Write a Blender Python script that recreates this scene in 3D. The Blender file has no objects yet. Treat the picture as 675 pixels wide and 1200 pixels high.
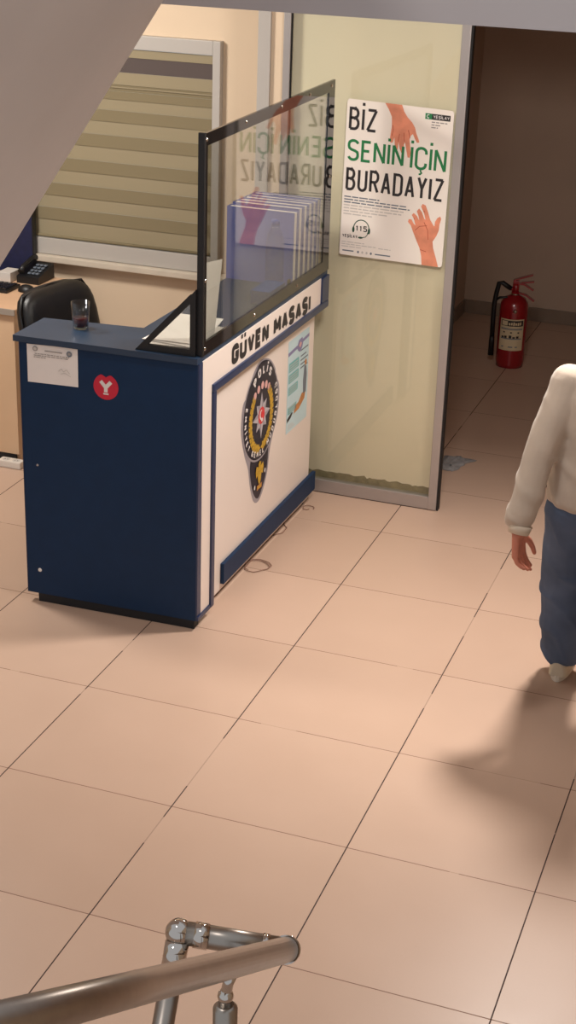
import bpy, bmesh, math, random
from mathutils import Vector, Matrix, noise
random.seed(7)
SC = bpy.context.scene
COL = SC.collection
PI = math.pi

# ------------------------------------------------------------------ camera
FPX, CAMP = 1827.0, Vector((2.31695, -2.74698, 2.90092))
PIT, YAW, ROL = 0.405565, -0.329674, 0.034324
fw = Vector((math.sin(YAW)*math.cos(PIT), math.cos(YAW)*math.cos(PIT), -math.sin(PIT)))
r0 = Vector((math.cos(YAW), -math.sin(YAW), 0)); u0 = r0.cross(fw)
r2 = r0*math.cos(ROL) + u0*math.sin(ROL); u2 = -r0*math.sin(ROL) + u0*math.cos(ROL)
cam = bpy.data.cameras.new('camera'); camo = bpy.data.objects.new('camera', cam); COL.objects.link(camo)
cam.sensor_fit = 'VERTICAL'; cam.sensor_height = 36.0; cam.lens = FPX/1200*36.0
cam.clip_start = 0.05; cam.clip_end = 100
camo.matrix_world = Matrix(((r2.x, u2.x, -fw.x, CAMP.x), (r2.y, u2.y, -fw.y, CAMP.y), (r2.z, u2.z, -fw.z, CAMP.z), (0, 0, 0, 1)))
SC.camera = camo

# ------------------------------------------------------------------ world, lights, exposure
w = bpy.data.worlds.new('world'); SC.world = w; w.use_nodes = True
w.node_tree.nodes['Background'].inputs[0].default_value = (0.90, 0.94, 1.0, 1)
w.node_tree.nodes['Background'].inputs[1].default_value = 0.60
def area(name, loc, target, size, power, color, spread=180):
    l = bpy.data.lights.new(name, 'AREA'); l.shape = 'DISK'; l.size = size; l.energy = power; l.color = color; l.spread = math.radians(spread)
    o = bpy.data.objects.new(name, l); COL.objects.link(o); o.location = loc
    o.rotation_euler = (Vector(target)-Vector(loc)).to_track_quat('-Z', 'Y').to_euler()
    return o
area('lobby_ceiling_spot', (1.6, 3.2, 2.8), (1.15, 1.75, 0), 0.34, 46, (1.0, 0.93, 0.87), 118)
area('lobby_fill_light', (1.25, 1.8, 2.8), (0.75, 4.2, 0.9), 0.4, 23, (1.0, 0.94, 0.90), 140)  # added unseen fill that brightens the frosted film and the corridor wall
area('stairwell_ceiling_light', (0.68, -1.5, 4.3), (1.0, 2.4, 0), 0.4, 14, (1.0, 0.94, 0.90))
area('office_fill_light', (-1.6, 2.7, 2.78), (-1.3, 3.6, 0.6), 0.5, 60, (1.0, 0.95, 0.88))  # added unseen fill for the wall behind the counter
SC.view_settings.view_transform = 'Standard'; SC.view_settings.look = 'None'
SC.view_settings.gamma = 1.0; SC.view_settings.use_curve_mapping = False
SC.view_settings.exposure = 0.0

# ------------------------------------------------------------------ materials
def lin(h):
    h = h.lstrip('#'); o = []
    for i in (0, 2, 4):
        c = int(h[i:i+2], 16)/255
        o.append(c/12.92 if c <= 0.04045 else ((c+0.055)/1.055)**2.4)
    return (*o, 1)
def mat(name, hexc, rough=0.5, metal=0.0, spec=0.5, var=0.0, vscale=8.0, bump=0.0, bscale=60.0, coat=0.0, sheen=0.0):
    m = bpy.data.materials.new(name); m.use_nodes = True
    nt = m.node_tree; b = nt.nodes['Principled BSDF']
    c = lin(hexc)
    b.inputs['Base Color'].default_value = c
    b.inputs['Roughness'].default_value = rough; b.inputs['Metallic'].default_value = metal
    b.inputs['Specular IOR Level'].default_value = spec
    b.inputs['Coat Weight'].default_value = coat
    b.inputs['Sheen Weight'].default_value = sheen
    tc = nt.nodes.new('ShaderNodeTexCoord')
    if var > 0:
        n = nt.nodes.new('ShaderNodeTexNoise'); n.inputs['Scale'].default_value = vscale; n.inputs['Detail'].default_value = 4
        nt.links.new(tc.outputs['Object'], n.inputs['Vector'])
        r = nt.nodes.new('ShaderNodeValToRGB')
        r.color_ramp.elements[0].position = 0.3; r.color_ramp.elements[1].position = 0.7
        r.color_ramp.elements[0].color = tuple(x*(1-var) for x in c[:3])+(1,)
        r.color_ramp.elements[1].color = tuple(min(1, x*(1+var)) for x in c[:3])+(1,)
        nt.links.new(n.outputs['Fac'], r.inputs['Fac']); nt.links.new(r.outputs['Color'], b.inputs['Base Color'])
    if bump > 0:
        n = nt.nodes.new('ShaderNodeTexNoise'); n.inputs['Scale'].default_value = bscale; n.inputs['Detail'].default_value = 3
        nt.links.new(tc.outputs['Object'], n.inputs['Vector'])
        bp = nt.nodes.new('ShaderNodeBump'); bp.inputs['Strength'].default_value = bump; bp.inputs['Distance'].default_value = 0.01
        nt.links.new(n.outputs['Fac'], bp.inputs['Height']); nt.links.new(bp.outputs['Normal'], b.inputs['Normal'])
    return m
def glassy(name, tint, ior=1.5, rough=0.0):
    m = bpy.data.materials.new(name); m.use_nodes = True; nt = m.node_tree; nt.nodes.clear()
    out = nt.nodes.new('ShaderNodeOutputMaterial'); mx = nt.nodes.new('ShaderNodeMixShader')
    fr = nt.nodes.new('ShaderNodeFresnel'); ge = nt.nodes.new('ShaderNodeNewGeometry'); mp_ = nt.nodes.new('ShaderNodeMapRange')
    mp_.inputs['To Min'].default_value = ior; mp_.inputs['To Max'].default_value = 1/ior      # the same reflectance on both faces of a thin sheet
    nt.links.new(ge.outputs['Backfacing'], mp_.inputs['Value']); nt.links.new(mp_.outputs['Result'], fr.inputs['IOR'])
    t = nt.nodes.new('ShaderNodeBsdfTransparent'); t.inputs['Color'].default_value = lin(tint)
    g = nt.nodes.new('ShaderNodeBsdfGlossy'); g.inputs['Roughness'].default_value = rough
    nt.links.new(fr.outputs[0], mx.inputs[0]); nt.links.new(t.outputs[0], mx.inputs[1]); nt.links.new(g.outputs[0], mx.inputs[2])
    nt.links.new(mx.outputs[0], out.inputs[0])
    return m
def floor_mat():
    m = bpy.data.materials.new('beige_porcelain_tiles'); m.use_nodes = True; nt = m.node_tree
    b = nt.nodes['Principled BSDF']; L = nt.links.new
    tc = nt.nodes.new('ShaderNodeTexCoord'); sx = nt.nodes.new('ShaderNodeSeparateXYZ'); L(tc.outputs['Object'], sx.inputs[0])
    def M(op, a, bb=None, cc=None):
        n = nt.nodes.new('ShaderNodeMath'); n.operation = op
        for i, x in enumerate((a, bb, cc)):
            if x is None: continue
            if isinstance(x, (int, float)): n.inputs[i].default_value = x
            else: L(x, n.inputs[i])
        return n.outputs[0]
    T = 0.6
    def line(ax, wd):
        q = M('DIVIDE', sx.outputs[ax], T); f = M('FRACT', M('ADD', q, 0.5)); d = M('ABSOLUTE', M('SUBTRACT', f, 0.5))
        return M('LESS_THAN', d, wd/2/T), M('FLOOR', q)
    lx, ix = line(0, 0.0042); ly, iy = line(1, 0.0036)
    cv = nt.nodes.new('ShaderNodeCombineXYZ'); L(ix, cv.inputs[0]); L(iy, cv.inputs[1])
    wn = nt.nodes.new('ShaderNodeTexWhiteNoise'); wn.noise_dimensions = '2D'; L(cv.outputs[0], wn.inputs['Vector'])
    n1 = nt.nodes.new('ShaderNodeTexNoise'); n1.inputs['Scale'].default_value = 3.5; n1.inputs['Detail'].default_value = 6; L(tc.outputs['Object'], n1.inputs['Vector'])
    n2 = nt.nodes.new('ShaderNodeTexNoise'); n2.inputs['Scale'].default_value = 160; n2.inputs['Detail'].default_value = 2; L(tc.outputs['Object'], n2.inputs['Vector'])
    v = M('ADD', M('ADD', M('MULTIPLY', wn.outputs['Value'], 0.4), M('MULTIPLY', n1.outputs['Fac'], 0.45)), M('MULTIPLY', n2.outputs['Fac'], 0.15))
    r = nt.nodes.new('ShaderNodeValToRGB'); r.color_ramp.elements[0].position = 0.15; r.color_ramp.elements[1].position = 0.85
    r.color_ramp.elements[0].color = lin(TILE_A); r.color_ramp.elements[1].color = lin(TILE_B); L(v, r.inputs['Fac'])
    def mix(f, a, bb):
        n = nt.nodes.new('ShaderNodeMix'); n.data_type = 'RGBA'; L(f, n.inputs[0]); L(a, n.inputs[6]); n.inputs[7].default_value = bb; return n.outputs[2]
    n3 = nt.nodes.new('ShaderNodeTexNoise'); n3.inputs['Scale'].default_value = 2.2; n3.inputs['Detail'].default_value = 3; L(tc.outputs['Object'], n3.inputs['Vector'])
    keep = M('SUBTRACT', 1.0, M('MULTIPLY', M('GREATER_THAN', n3.outputs['Fac'], 0.58), 0.7))   # joints that are worn paler
    c1 = mix(M('MULTIPLY', ly, M('MULTIPLY', keep, 0.85)), r.outputs['Color'], lin('#7a5848')); c2 = mix(M('MULTIPLY', lx, keep), c1, lin('#43302a'))
    L(c2, b.inputs['Base Color'])
    g = M('MAXIMUM', lx, ly)
    L(M('ADD', M('MULTIPLY', g, 0.4), M('ADD', 0.30, M('MULTIPLY', n1.outputs['Fac'], 0.12))), b.inputs['Roughness'])
    b.inputs['Specular IOR Level'].default_value = 0.35
    bp = nt.nodes.new('ShaderNodeBump'); bp.inputs['Strength'].default_value = 0.25; bp.inputs['Distance'].default_value = 0.002
    L(M('SUBTRACT', 1.0, g), bp.inputs['Height']); L(bp.outputs['Normal'], b.inputs['Normal'])
    return m
TILE_A, TILE_B = '#c0a28d', '#ccae99'
MT = {}
MT['tile'] = floor_mat()
MT['plaster'] = mat('peach_wall_paint', '#dfc9ae', 0.7, spec=0.2, var=0.04, vscale=2)
MT['corridor'] = mat('beige_corridor_paint', '#c6ae9a', 0.7, spec=0.2, var=0.05, vscale=2)
MT['grey'] = mat('grey_stair_plaster', '#e2e0e0', 0.75, spec=0.2, var=0.04, vscale=2.5, bump=0.05, bscale=30)
MT['beamshade'] = mat('shaded_beam_plaster', '#c6bebd', 0.75, spec=0.2, var=0.04, vscale=2.5)  # stair plaster in a darker tone: the beam's shade put into its colour
MT['ceil'] = mat('white_ceiling_paint', '#d8cfc4', 0.8, spec=0.2)
MT['base'] = mat('stone_baseboard', '#8d7a69', 0.4, var=0.1, vscale=10)
MT['alu'] = mat('grey_aluminium_profile', '#b3aca8', 0.38, metal=0.55, var=0.03)
MT['whiteframe'] = mat('white_window_profile', '#b5afa8', 0.45)
MT['film'] = mat('cream_frosted_film', '#ebe2cc', 0.55, spec=0.3, var=0.05, vscale=1.2)
MT['stain'] = mat('grimy_film_edge', '#8d8367', 0.7, var=0.3, vscale=25)
MT['clear'] = glassy('clear_glass', '#fbfbf7', 1.5)
MT['acrylic'] = glassy('clear_acrylic', '#f4f5f2', 2.0, 0.0)
MT['blackgasket'] = mat('black_rubber_gasket', '#141212', 0.6)
MT['navy'] = mat('navy_laminate', '#122e4e', 0.5, spec=0.22, var=0.05, vscale=14)
MT['navytop'] = mat('navy_laminate_top', '#25384f', 0.42, spec=0.5, var=0.06, vscale=9)
MT['navytrim'] = mat('navy_edge_band', '#1f2f52', 0.3, spec=0.6)
MT['white'] = mat('white_laminate', '#e9dcd2', 0.32, spec=0.45, var=0.015, vscale=3)
MT['darkbase'] = mat('dark_plinth_board', '#16181d', 0.6)
MT['blackgloss'] = mat('black_gloss_frame', '#1c1a19', 0.05, spec=1.0)
MT['black'] = mat('black_plastic', '#121214', 0.45)
MT['steel'] = mat('brushed_steel', '#a39a91', 0.32, metal=1.0, var=0.05, vscale=40)
MT['chrome'] = mat('polished_steel', '#c8c0b8', 0.08, metal=1.0)
MT['paper'] = mat('white_paper', '#efe8e2', 0.7, spec=0.2, var=0.012, vscale=6)
MT['poster'] = mat('white_poster_paper', '#f2e9df', 0.45, spec=0.3)
MT['ink'] = mat('black_ink', '#2a2627', 0.5)
MT['green'] = mat('green_ink', '#1f7a45', 0.5)
MT['greendark'] = mat('dark_green_ink', '#1d4a34', 0.5)
MT['greyink'] = mat('grey_ink', '#9a948f', 0.6)
MT['palegrey'] = mat('pale_grey_ink', '#c9c2bb', 0.6)
MT['skinprint'] = mat('printed_skin', '#e08f70', 0.5, var=0.18, vscale=14)
MT['skinline'] = mat('printed_skin_crease', '#b8573f', 0.5)
MT['red'] = mat('red_sticker', '#c81f3a', 0.4)
MT['emblack'] = mat('emblem_navy_black', '#17142a', 0.4)
MT['emsilver'] = mat('emblem_silver', '#9c959b', 0.45)
MT['emsilverlight'] = mat('emblem_light_silver', '#b7b0b3', 0.45)
MT['emwhite'] = mat('emblem_white', '#e2dcd8', 0.45)
MT['emgold'] = mat('emblem_gold', '#c29a2e', 0.45, var=0.2, vscale=60)
MT['empink'] = mat('emblem_pink', '#d8a7a2', 0.45)
MT['emred'] = mat('emblem_red', '#d8323a', 0.4)
MT['leafbg'] = mat('pale_blue_leaflet_paper', '#c3dbe0', 0.5, var=0.06, vscale=5)
MT['teal'] = mat('teal_print', '#6fb3b4', 0.5)
MT['lilac'] = mat('lilac_print', '#8580a6', 0.5)
MT['orange'] = mat('orange_print', '#c08048', 0.5, var=0.25, vscale=40)
MT['slate'] = mat('slate_print', '#6b7480', 0.5)
MT['leather'] = mat('black_leather', '#131214', 0.38, spec=0.5, bump=0.15, bscale=220)
MT['wood'] = mat('pinkish_beige_desk_top', '#d3ad8b', 0.4, var=0.05, vscale=6)
MT['deskfront'] = mat('beige_desk_board', '#d4b391', 0.45, var=0.03, vscale=5)
MT['deskedge'] = mat('grey_desk_edge', '#968b80', 0.4)
MT['dividerblue'] = mat('dark_blue_divider_fabric', '#15193f', 0.7, var=0.2, vscale=30)
MT['blindlight'] = mat('olive_cream_blind_band', '#998d73', 0.8, spec=0.15, bump=0.1, bscale=300)
MT['blindmid'] = mat('olive_blind_band', '#85795f', 0.8, spec=0.15, bump=0.1, bscale=300)
MT['blinddark'] = mat('dark_mauve_blind_band', '#5d5350', 0.8, spec=0.15)
MT['sill'] = mat('pale_stone_sill', '#cfc3b2', 0.35, var=0.06, vscale=8)
MT['extred'] = mat('red_enamel', '#93101a', 0.25, spec=0.6, coat=0.4)
MT['label'] = mat('cream_label', '#d9c5a0', 0.5)
MT['cloth'] = mat('grey_rag', '#8b8887', 0.9, var=0.15, vscale=40)
MT['folderblue'] = mat('blue_box_file', '#5663a8', 0.45, var=0.06, vscale=10)
MT['bluebox'] = mat('blue_cardboard', '#16407c', 0.5)
MT['tea'] = mat('dark_red_tea', '#5c1412', 0.15)
MT['water'] = glassy('clear_plastic', '#eef3f6', 1.6, 0.05)
MT['cap'] = mat('blue_bottle_cap', '#2b4da0', 0.35)
MT['cable'] = mat('thin_brown_cable', '#8e6a5a', 0.5)
MT['socket'] = mat('white_socket_plastic', '#ded6cc', 0.35)
MT['skin'] = mat('skin', '#c77f68', 0.5, spec=0.4, var=0.08, vscale=30)
MT['lip'] = mat('lip_skin', '#a8554d', 0.45)
MT['eye'] = mat('eye_white', '#e8e2dc', 0.2)
MT['hair'] = mat('dark_brown_hair', '#2a1a12', 0.45, var=0.3, vscale=60)
MT['sweat'] = mat('cream_sweatshirt_cotton', '#bdae9e', 0.9, spec=0.1, var=0.05, vscale=12, sheen=0.3, bump=0.1, bscale=240)
MT['rib'] = mat('cream_ribbed_cuff', '#d0c2af', 0.9, spec=0.1)
MT['jeans'] = mat('blue_washed_denim', '#56637a', 0.85, spec=0.15, var=0.25, vscale=5, bump=0.12, bscale=300)
MT['shoe'] = mat('cream_shoe_canvas', '#c9bda6', 0.8)
MT['sole'] = mat('off_white_rubber_sole', '#ddd3c2', 0.6)

# ------------------------------------------------------------------ mesh helpers
class MB:
    """collects faces; built as ONE mesh object"""
    def __init__(s): s.v = []; s.f = []; s.m = []; s.sm = []
    def face(s, pts, mi=0, smooth=False):
        i = len(s.v); s.v += [tuple(p) for p in pts]; s.f.append(tuple(range(i, i+len(pts)))); s.m.append(mi); s.sm.append(smooth)
    def grid(s, rows, mi=0, closed_u=False, smooth=True, cap0=False, cap1=False):
        i = len(s.v); n = len(rows[0])
        for r in rows: s.v += [tuple(p) for p in r]
        for a in range(len(rows)-1):
            for b in range(n if closed_u else n-1):
                c = (b+1) % n
                s.f.append((i+a*n+b, i+a*n+c, i+(a+1)*n+c, i+(a+1)*n+b)); s.m.append(mi); s.sm.append(smooth)
        if cap0: s.f.append(tuple(i+b for b in range(n))[::-1]); s.m.append(mi); s.sm.append(False)
        if cap1: s.f.append(tuple(i+(len(rows)-1)*n+b for b in range(n))); s.m.append(mi); s.sm.append(False)
    def box(s, a, b, mi=0, bev=0.0, xf=None):
        bm = bmesh.new(); bmesh.ops.create_cube(bm, size=1)
        for v in bm.verts: v.co = Vector([a[k] if v.co[k] < 0 else b[k] for k in range(3)])
        if bev > 0: bmesh.ops.bevel(bm, geom=bm.edges[:], offset=bev, segments=2, affect='EDGES', profile=0.7)
        s.add_bm(bm, mi, xf); bm.free()
    def add_bm(s, bm, mi=0, xf=None, smooth=False):
        bm.normal_update(); i = len(s.v); bm.verts.index_update()
        for v in bm.verts: s.v.append(tuple(xf(v.co) if xf else v.co))
        for f in bm.faces: s.f.append(tuple(i+v.index for v in f.verts)); s.m.append(mi); s.sm.append(smooth)
    def prism(s, poly, axis_vec, mi=0):
        """polygon (3D points) extruded by a vector"""
        n = len(poly); d = Vector(axis_vec); i = len(s.v)
        s.v += [tuple(Vector(p)) for p in poly] + [tuple(Vector(p)+d) for p in poly]
        s.f.append(tuple(range(i, i+n))[::-1]); s.f.append(tuple(range(i+n, i+2*n))); s.m += [mi]*2; s.sm += [False]*2
        for k in range(n):
            j = (k+1) % n; s.f.append((i+k, i+j, i+n+j, i+n+k)); s.m.append(mi); s.sm.append(False)
    def tube(s, path, rad, n=12, mi=0, cap=True, up=Vector((0, 0, 1))):
        P = [Vector(p) for p in path]; R = rad if isinstance(rad, (list, tuple)) else [rad]*len(P); rows = []; ref = None
        for k, p in enumerate(P):
            t = (P[min(k+1, len(P)-1)]-P[max(k-1, 0)]).normalized()
            if ref is None:
                ref = up if abs(t.dot(up)) < 0.95 else Vector((1, 0, 0))
            a = (ref - t*ref.dot(t)).normalized(); b = t.cross(a); ref = a
            rows.append([p + (a*math.cos(q)+b*math.sin(q))*R[k] for q in [2*PI*j/n for j in range(n)]])
        s.grid(rows, mi, True, True, cap, cap)
    def lathe(s, prof, c=(0, 0, 0), n=24, mi=0, xf=None):
        rows = []
        for r, z in prof:
            row = [Vector((c[0]+max(r, 1e-5)*math.cos(2*PI*j/n), c[1]+max(r, 1e-5)*math.sin(2*PI*j/n), c[2]+z)) for j in range(n)]
            rows.append([xf(q) for q in row] if xf else row)
        s.grid(rows, mi, True, True)
    def ball(s, c, r, mi=0, n=12, sc=(1, 1, 1)):
        rows = []
        for a in range(n+1):
            th = PI*a/n; rr = max(math.sin(th), 1e-4)
            rows.append([Vector((c[0]+sc[0]*r*rr*math.cos(2*PI*j/(2*n)), c[1]+sc[1]*r*rr*math.sin(2*PI*j/(2*n)), c[2]-sc[2]*r*math.cos(th))) for j in range(2*n)])
        s.grid(rows, mi, True, True)
    def build(s, name, mats, parent=None, local=False):
        """world coordinates unless local; parented pieces are stored relative to the thing's base"""
        me = bpy.data.meshes.new(name); off = Vector((0, 0, 0))
        if parent is not None and not local: off = root_of(parent).location
        me.from_pydata([tuple(Vector(v)-off) for v in s.v], [], s.f)
        mats = mats if isinstance(mats, (list, tuple)) else [mats]
        for m in mats: me.materials.append(MT[m])
        me.polygons.foreach_set('material_index', s.m); me.polygons.foreach_set('use_smooth', s.sm)
        me.update(); me.validate()
        o = bpy.data.objects.new(name, me); COL.objects.link(o)
        if parent is not None: o.parent = parent
        return o
def root_of(o):
    while o.parent is not None: o = o.parent
    return o
def thing(name, label, cat, loc=(0, 0, 0), rotz=0.0, group=None):
    o = bpy.data.objects.new(name, None); COL.objects.link(o); o.empty_display_size = 0.1
    o.location = loc; o.rotation_euler = (0, 0, rotz); o['label'] = label; o['category'] = cat
    if group: o['group'] = group
    return o
def tag(o, label, cat, group=None):
    o['label'] = label; o['category'] = cat
    if group: o['group'] = group
    # move origin to the base
    vs = [v.co for v in o.data.vertices]
    c = Vector(((min(v.x for v in vs)+max(v.x for v in vs))/2, (min(v.y for v in vs)+max(v.y for v in vs))/2, min(v.z for v in vs)))
    o.data.transform(Matrix.Translation(-c)); o.location = c
    return o
def struct(o, label=None, cat=None):
    o['kind'] = 'structure'
    if label: o['label'] = label
    if cat: o['category'] = cat
    return o
def boxobj(name, a, b, m, parent=None, bev=0.0, local=False):
    k = MB(); k.box(a, b, 0, bev); return k.build(name, m, parent, local)

# ------------------------------------------------------------------ stroke lettering
def arc(cx, cy, rx, ry, a0, a1, n=10):
    return [(cx+rx*math.cos(math.radians(a0+(a1-a0)*k/n)), cy+ry*math.sin(math.radians(a0+(a1-a0)*k/n))) for k in range(n+1)]
K = 0.20
S_ = arc(.5, 1-K, .5, K, 15, 180) + [(0, .70)] + [(.06, .60), (.3, .52), (.7, .47), (.94, .40), (1, .30)] + arc(.5, K, .5, K, 0, -165)
C_ = [(1, .72)] + arc(.5, 1-K, .5, K, 0, 180) + arc(.5, K, .5, K, 180, 360) + [(1, .28)]
G_ = [(1, .74)] + arc(.5, 1-K, .5, K, 0, 180) + arc(.5, K, .5, K, 180, 360) + [(1, .46), (.5, .46)]
U_ = [(0, 1)] + arc(.5, K, .5, K, 180, 360) + [(1, 1)]
O_ = arc(.5, 1-K, .5, K, 0, 180) + arc(.5, K, .5, K, 180, 360) + [(1, 1-K)]
GL = {
 'A': [[(0, 0), (.5, 1), (1, 0)], [(.17, .28), (.83, .28)]],
 'B': [[(0, 0), (0, 1), (.5, 1)]+arc(.5, .77, .42, .23, 90, -90, 8)+[(0, .54)], [(.5, .54)]+arc(.5, .27, .5, .27, 90, -90, 8)+[(0, 0)]],
 'C': [C_], 'D': [[(0, 0), (0, 1), (.45, 1)]+arc(.5, .8, .5, .2, 90, 0, 6)+arc(.5, .2, .5, .2, 0, -90, 6)+[(0, 0)]],
 'E': [[(1, 1), (0, 1), (0, 0), (1, 0)], [(0, .52), (.86, .52)]],
 'G': [G_], 'I': [[(.5, 0), (.5, 1)]], 'L': [[(0, 1), (0, 0), (1, 0)]],
 'M': [[(0, 0), (0, 1), (.5, .25), (1, 1), (1, 0)]], 'N': [[(0, 0), (0, 1), (1, 0), (1, 1)]],
 'O': [O_], 'P': [[(0, 0), (0, 1), (.55, 1)]+arc(.55, .74, .45, .26, 90, -90, 8)+[(0, .48)]],
 'R': [[(0, 0), (0, 1), (.55, 1)]+arc(.55, .74, .45, .26, 90, -90, 8)+[(0, .48)], [(.5, .48), (1, 0)]],
 'S': [S_], 'T': [[(0, 1), (1, 1)], [(.5, 1), (.5, 0)]], 'U': [U_], 'V': [[(0, 1), (.5, 0), (1, 1)]],
 'Y': [[(0, 1), (.5, .45), (1, 1)], [(.5, .5), (.5, 0)]], 'Z': [[(0, 1), (1, 1), (0, 0), (1, 0)]],
 '1': [[(.1, .78), (.55, 1), (.55, 0)]], '5': [[(.95, 1), (.1, 1), (.05, .56), (.5, .62)]+arc(.5, .31, .5, .31, 80, -90, 8)+[(.2, .02), (0, .14)]],
}
BASE = {'İ': 'I', 'Ü': 'U', 'Ç': 'C', 'Ş': 'S', 'Ğ': 'G'}
LIFT = [0]
def ribbon(mb, pts, sw, mp, mi):
    # a very sharp corner ends one stroke and starts the next, so that no stroke thins out
    for k in range(1, len(pts)-1):
        a, c = Vector(pts[k])-Vector(pts[k-1]), Vector(pts[k+1])-Vector(pts[k])
        if a.length > 1e-6 and c.length > 1e-6 and a.normalized().dot(c.normalized()) < -0.2:
            ribbon(mb, pts[:k+1], sw, mp, mi); ribbon(mb, pts[k:], sw, mp, mi); return
    LIFT[0] = (LIFT[0]+1) % 7; lift = 4e-5*LIFT[0]       # strokes that cross lie one on the other, like coats of ink
    P = [Vector(p) for p in pts]; n = len(P); closed = (P[0]-P[-1]).length < 1e-6
    if closed: P = P[:-1]; n -= 1
    Lf, Rt = [], []
    for k in range(n):
        a = P[(k-1) % n] if (closed or k > 0) else None; b = P[(k+1) % n] if (closed or k < n-1) else None
        d1 = (P[k]-a).normalized() if a is not None else None; d2 = (b-P[k]).normalized() if b is not None else None
        d1 = d1 if d1 is not None else d2; d2 = d2 if d2 is not None else d1
        n1 = Vector((-d1.y, d1.x)); n2 = Vector((-d2.y, d2.x)); mm = n1+n2
        mm = n1 if mm.length < 1e-4 else mm.normalized()
        ln = min(1/max(mm.dot(n1), 0.3), 1.7)*sw/2
        Lf.append(P[k]+mm*ln); Rt.append(P[k]-mm*ln)
    for k in range(n if closed else n-1):
        j = (k+1) % n
        Q = [Vector(mp(q.x, q.y)) for q in (Rt[k], Rt[j], Lf[j], Lf[k])]; nn = (Q[1]-Q[0]).cross(Q[2]-Q[0])
        nn = nn.normalized() if nn.length > 1e-12 else Vector((0, 0, 0))
        mb.face([q+nn*lift for q in Q], mi)
def glyph_w(ch, h, wr):
    b = BASE.get(ch, ch)
    return {'I': 0.0, 'M': 1.25, '1': .6, 'E': .85, 'L': .8}.get(b, 1.0)*wr*h
def text(mb, s, x, y, h, wr, sw, gap, mp, mi=0):
    """strokes of string s, lower left at x, y"""
    for ch in s:
        if ch == ' ': x += wr*h*0.75+gap; continue
        b = BASE.get(ch, ch); gw = glyph_w(ch, h, wr); W = gw+sw
        for st in GL[b]:
            ribbon(mb, [(x+sw/2+p[0]*gw, y+sw/2+p[1]*(h-sw)) for p in st], sw, mp, mi)
        cx = x+W/2
        def sq(a, c, d): mb.face([mp(a-d/2, c-d/2), mp(a+d/2, c-d/2), mp(a+d/2, c+d/2), mp(a-d/2, c+d/2)], mi)
        if ch == 'İ': sq(cx, y+h*1.16, sw*1.05)
        if ch == 'Ü': sq(cx-max(gw*.32, sw*.55), y+h*1.13, sw*.72); sq(cx+max(gw*.32, sw*.55), y+h*1.13, sw*.72)
        if ch in 'ÇŞ': ribbon(mb, [(cx, y), (cx+sw*.2, y-h*.07), (cx+sw*.5, y-h*.12), (cx, y-h*.18), (cx-sw*.5, y-h*.17)], sw*.6, mp, mi)
        if ch == 'Ğ': ribbon(mb, arc(cx, y+h*1.2, gw*.3, h*.1, 190, 350, 6), sw*.6, mp, mi)
        x += W+gap
    return x
def text_width(s, h, wr, sw, gap):
    x = 0
    for ch in s: x += wr*h*0.75+gap if ch == ' ' else glyph_w(ch, h, wr)+sw+gap
    return x-gap
def disc(mb, cx, cy, rx, ry, mp, mi, n=24, rot=0):
    mb.face([mp(cx+rx*math.cos(2*PI*k/n+rot), cy+ry*math.sin(2*PI*k/n+rot)) for k in range(n)], mi)
def rect(mb, x0, y0, x1, y1, mp, mi): mb.face([mp(x0, y0), mp(x1, y0), mp(x1, y1), mp(x0, y1)], mi)

# ================================================================== THE SETTING
struct(boxobj('floor', (-4.5, -3.6, -0.1), (5.0, 7.6, 0.0), 'tile'))
# ceiling of the lobby and the landing beam in front of it
struct(boxobj('ceiling', (-4.5, 0.8, 2.85), (5.0, 7.6, 2.95), 'ceil'))
b = MB(); b.box((0.86, 0.5, 2.570), (5.0, 0.8, 3.6)); struct(b.build('ceiling_beam', 'beamshade'))
# stair flight that climbs to the landing: sloping slab seen from below
sl = MB()
e0, e1 = Vector((0.876, 0.5, 2.571)), Vector((0.451, 0.5, 1.939))
dd = (e1-e0).normalized(); lo = e0+dd*2.6; up_ = Vector((-dd.z, 0, dd.x)) * -1
if up_.z < 0: up_ = -up_
hi = e0-dd*0.6
sl.prism([lo, hi, hi+up_*0.34, lo+up_*0.34], (0, -1.15, 0))
struct(sl.build('wall_stair', 'grey'))
# walls
struct(boxobj('wall_back', (-0.05, 7.39, 0), (2.4, 7.55, 2.85), 'corridor'))
struct(boxobj('wall_corridor', (-0.05, 4.02, 0), (0.06, 7.39, 2.85), 'corridor'))
struct(boxobj('wall_corridor_right', (2.2, 3.98, 0), (2.35, 7.39, 2.85), 'corridor'))
struct(boxobj('wall_lobby_back', (2.35, 3.98, 0), (5.0, 4.12, 2.85), 'corridor'))
struct(boxobj('wall_lintel', (-0.03, 3.93, 2.30), (2.35, 4.02, 2.85), 'corridor'))
struct(boxobj('wall_right', (5.0, -3.6, 0), (5.15, 7.6, 4.8), 'plaster'))
struct(boxobj('wall_left', (-4.65, -3.6, 0), (-4.5, 7.6, 4.8), 'plaster'))
# office wall with window hole x -3.2..-0.573, z .87..2.012
b = MB()
b.box((-4.5, 4.5, 0), (-0.05, 4.65, 0.87)); b.box((-4.5, 4.5, 2.012), (-0.05, 4.65, 2.85))
b.box((-0.573, 4.5, 0.87), (-0.05, 4.65, 2.012)); b.box((-4.5, 4.5, 0.87), (-3.2, 4.65, 2.012))
struct(b.build('wall_office', 'plaster'))
# jamb strip and peach return beside the glazed partition
struct(boxobj('trim_1', (-0.190, 3.95, 0), (-0.132, 4.5, 2.85), 'whiteframe'))
struct(boxobj('wall_return', (-0.132, 3.965, 0), (-0.066, 4.5, 2.85), 'plaster'))
# baseboards
struct(boxobj('baseboard_back', (0.06, 7.372, 0), (2.2, 7.39, 0.09), 'base', bev=0.004))
struct(boxobj('baseboard_left', (0.06, 4.05, 0), (0.076, 7.372, 0.09), 'base', bev=0.004))
struct(boxobj('baseboard_office', (-4.5, 4.482, 0), (-0.2, 4.5, 0.09), 'base', bev=0.004))
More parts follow.
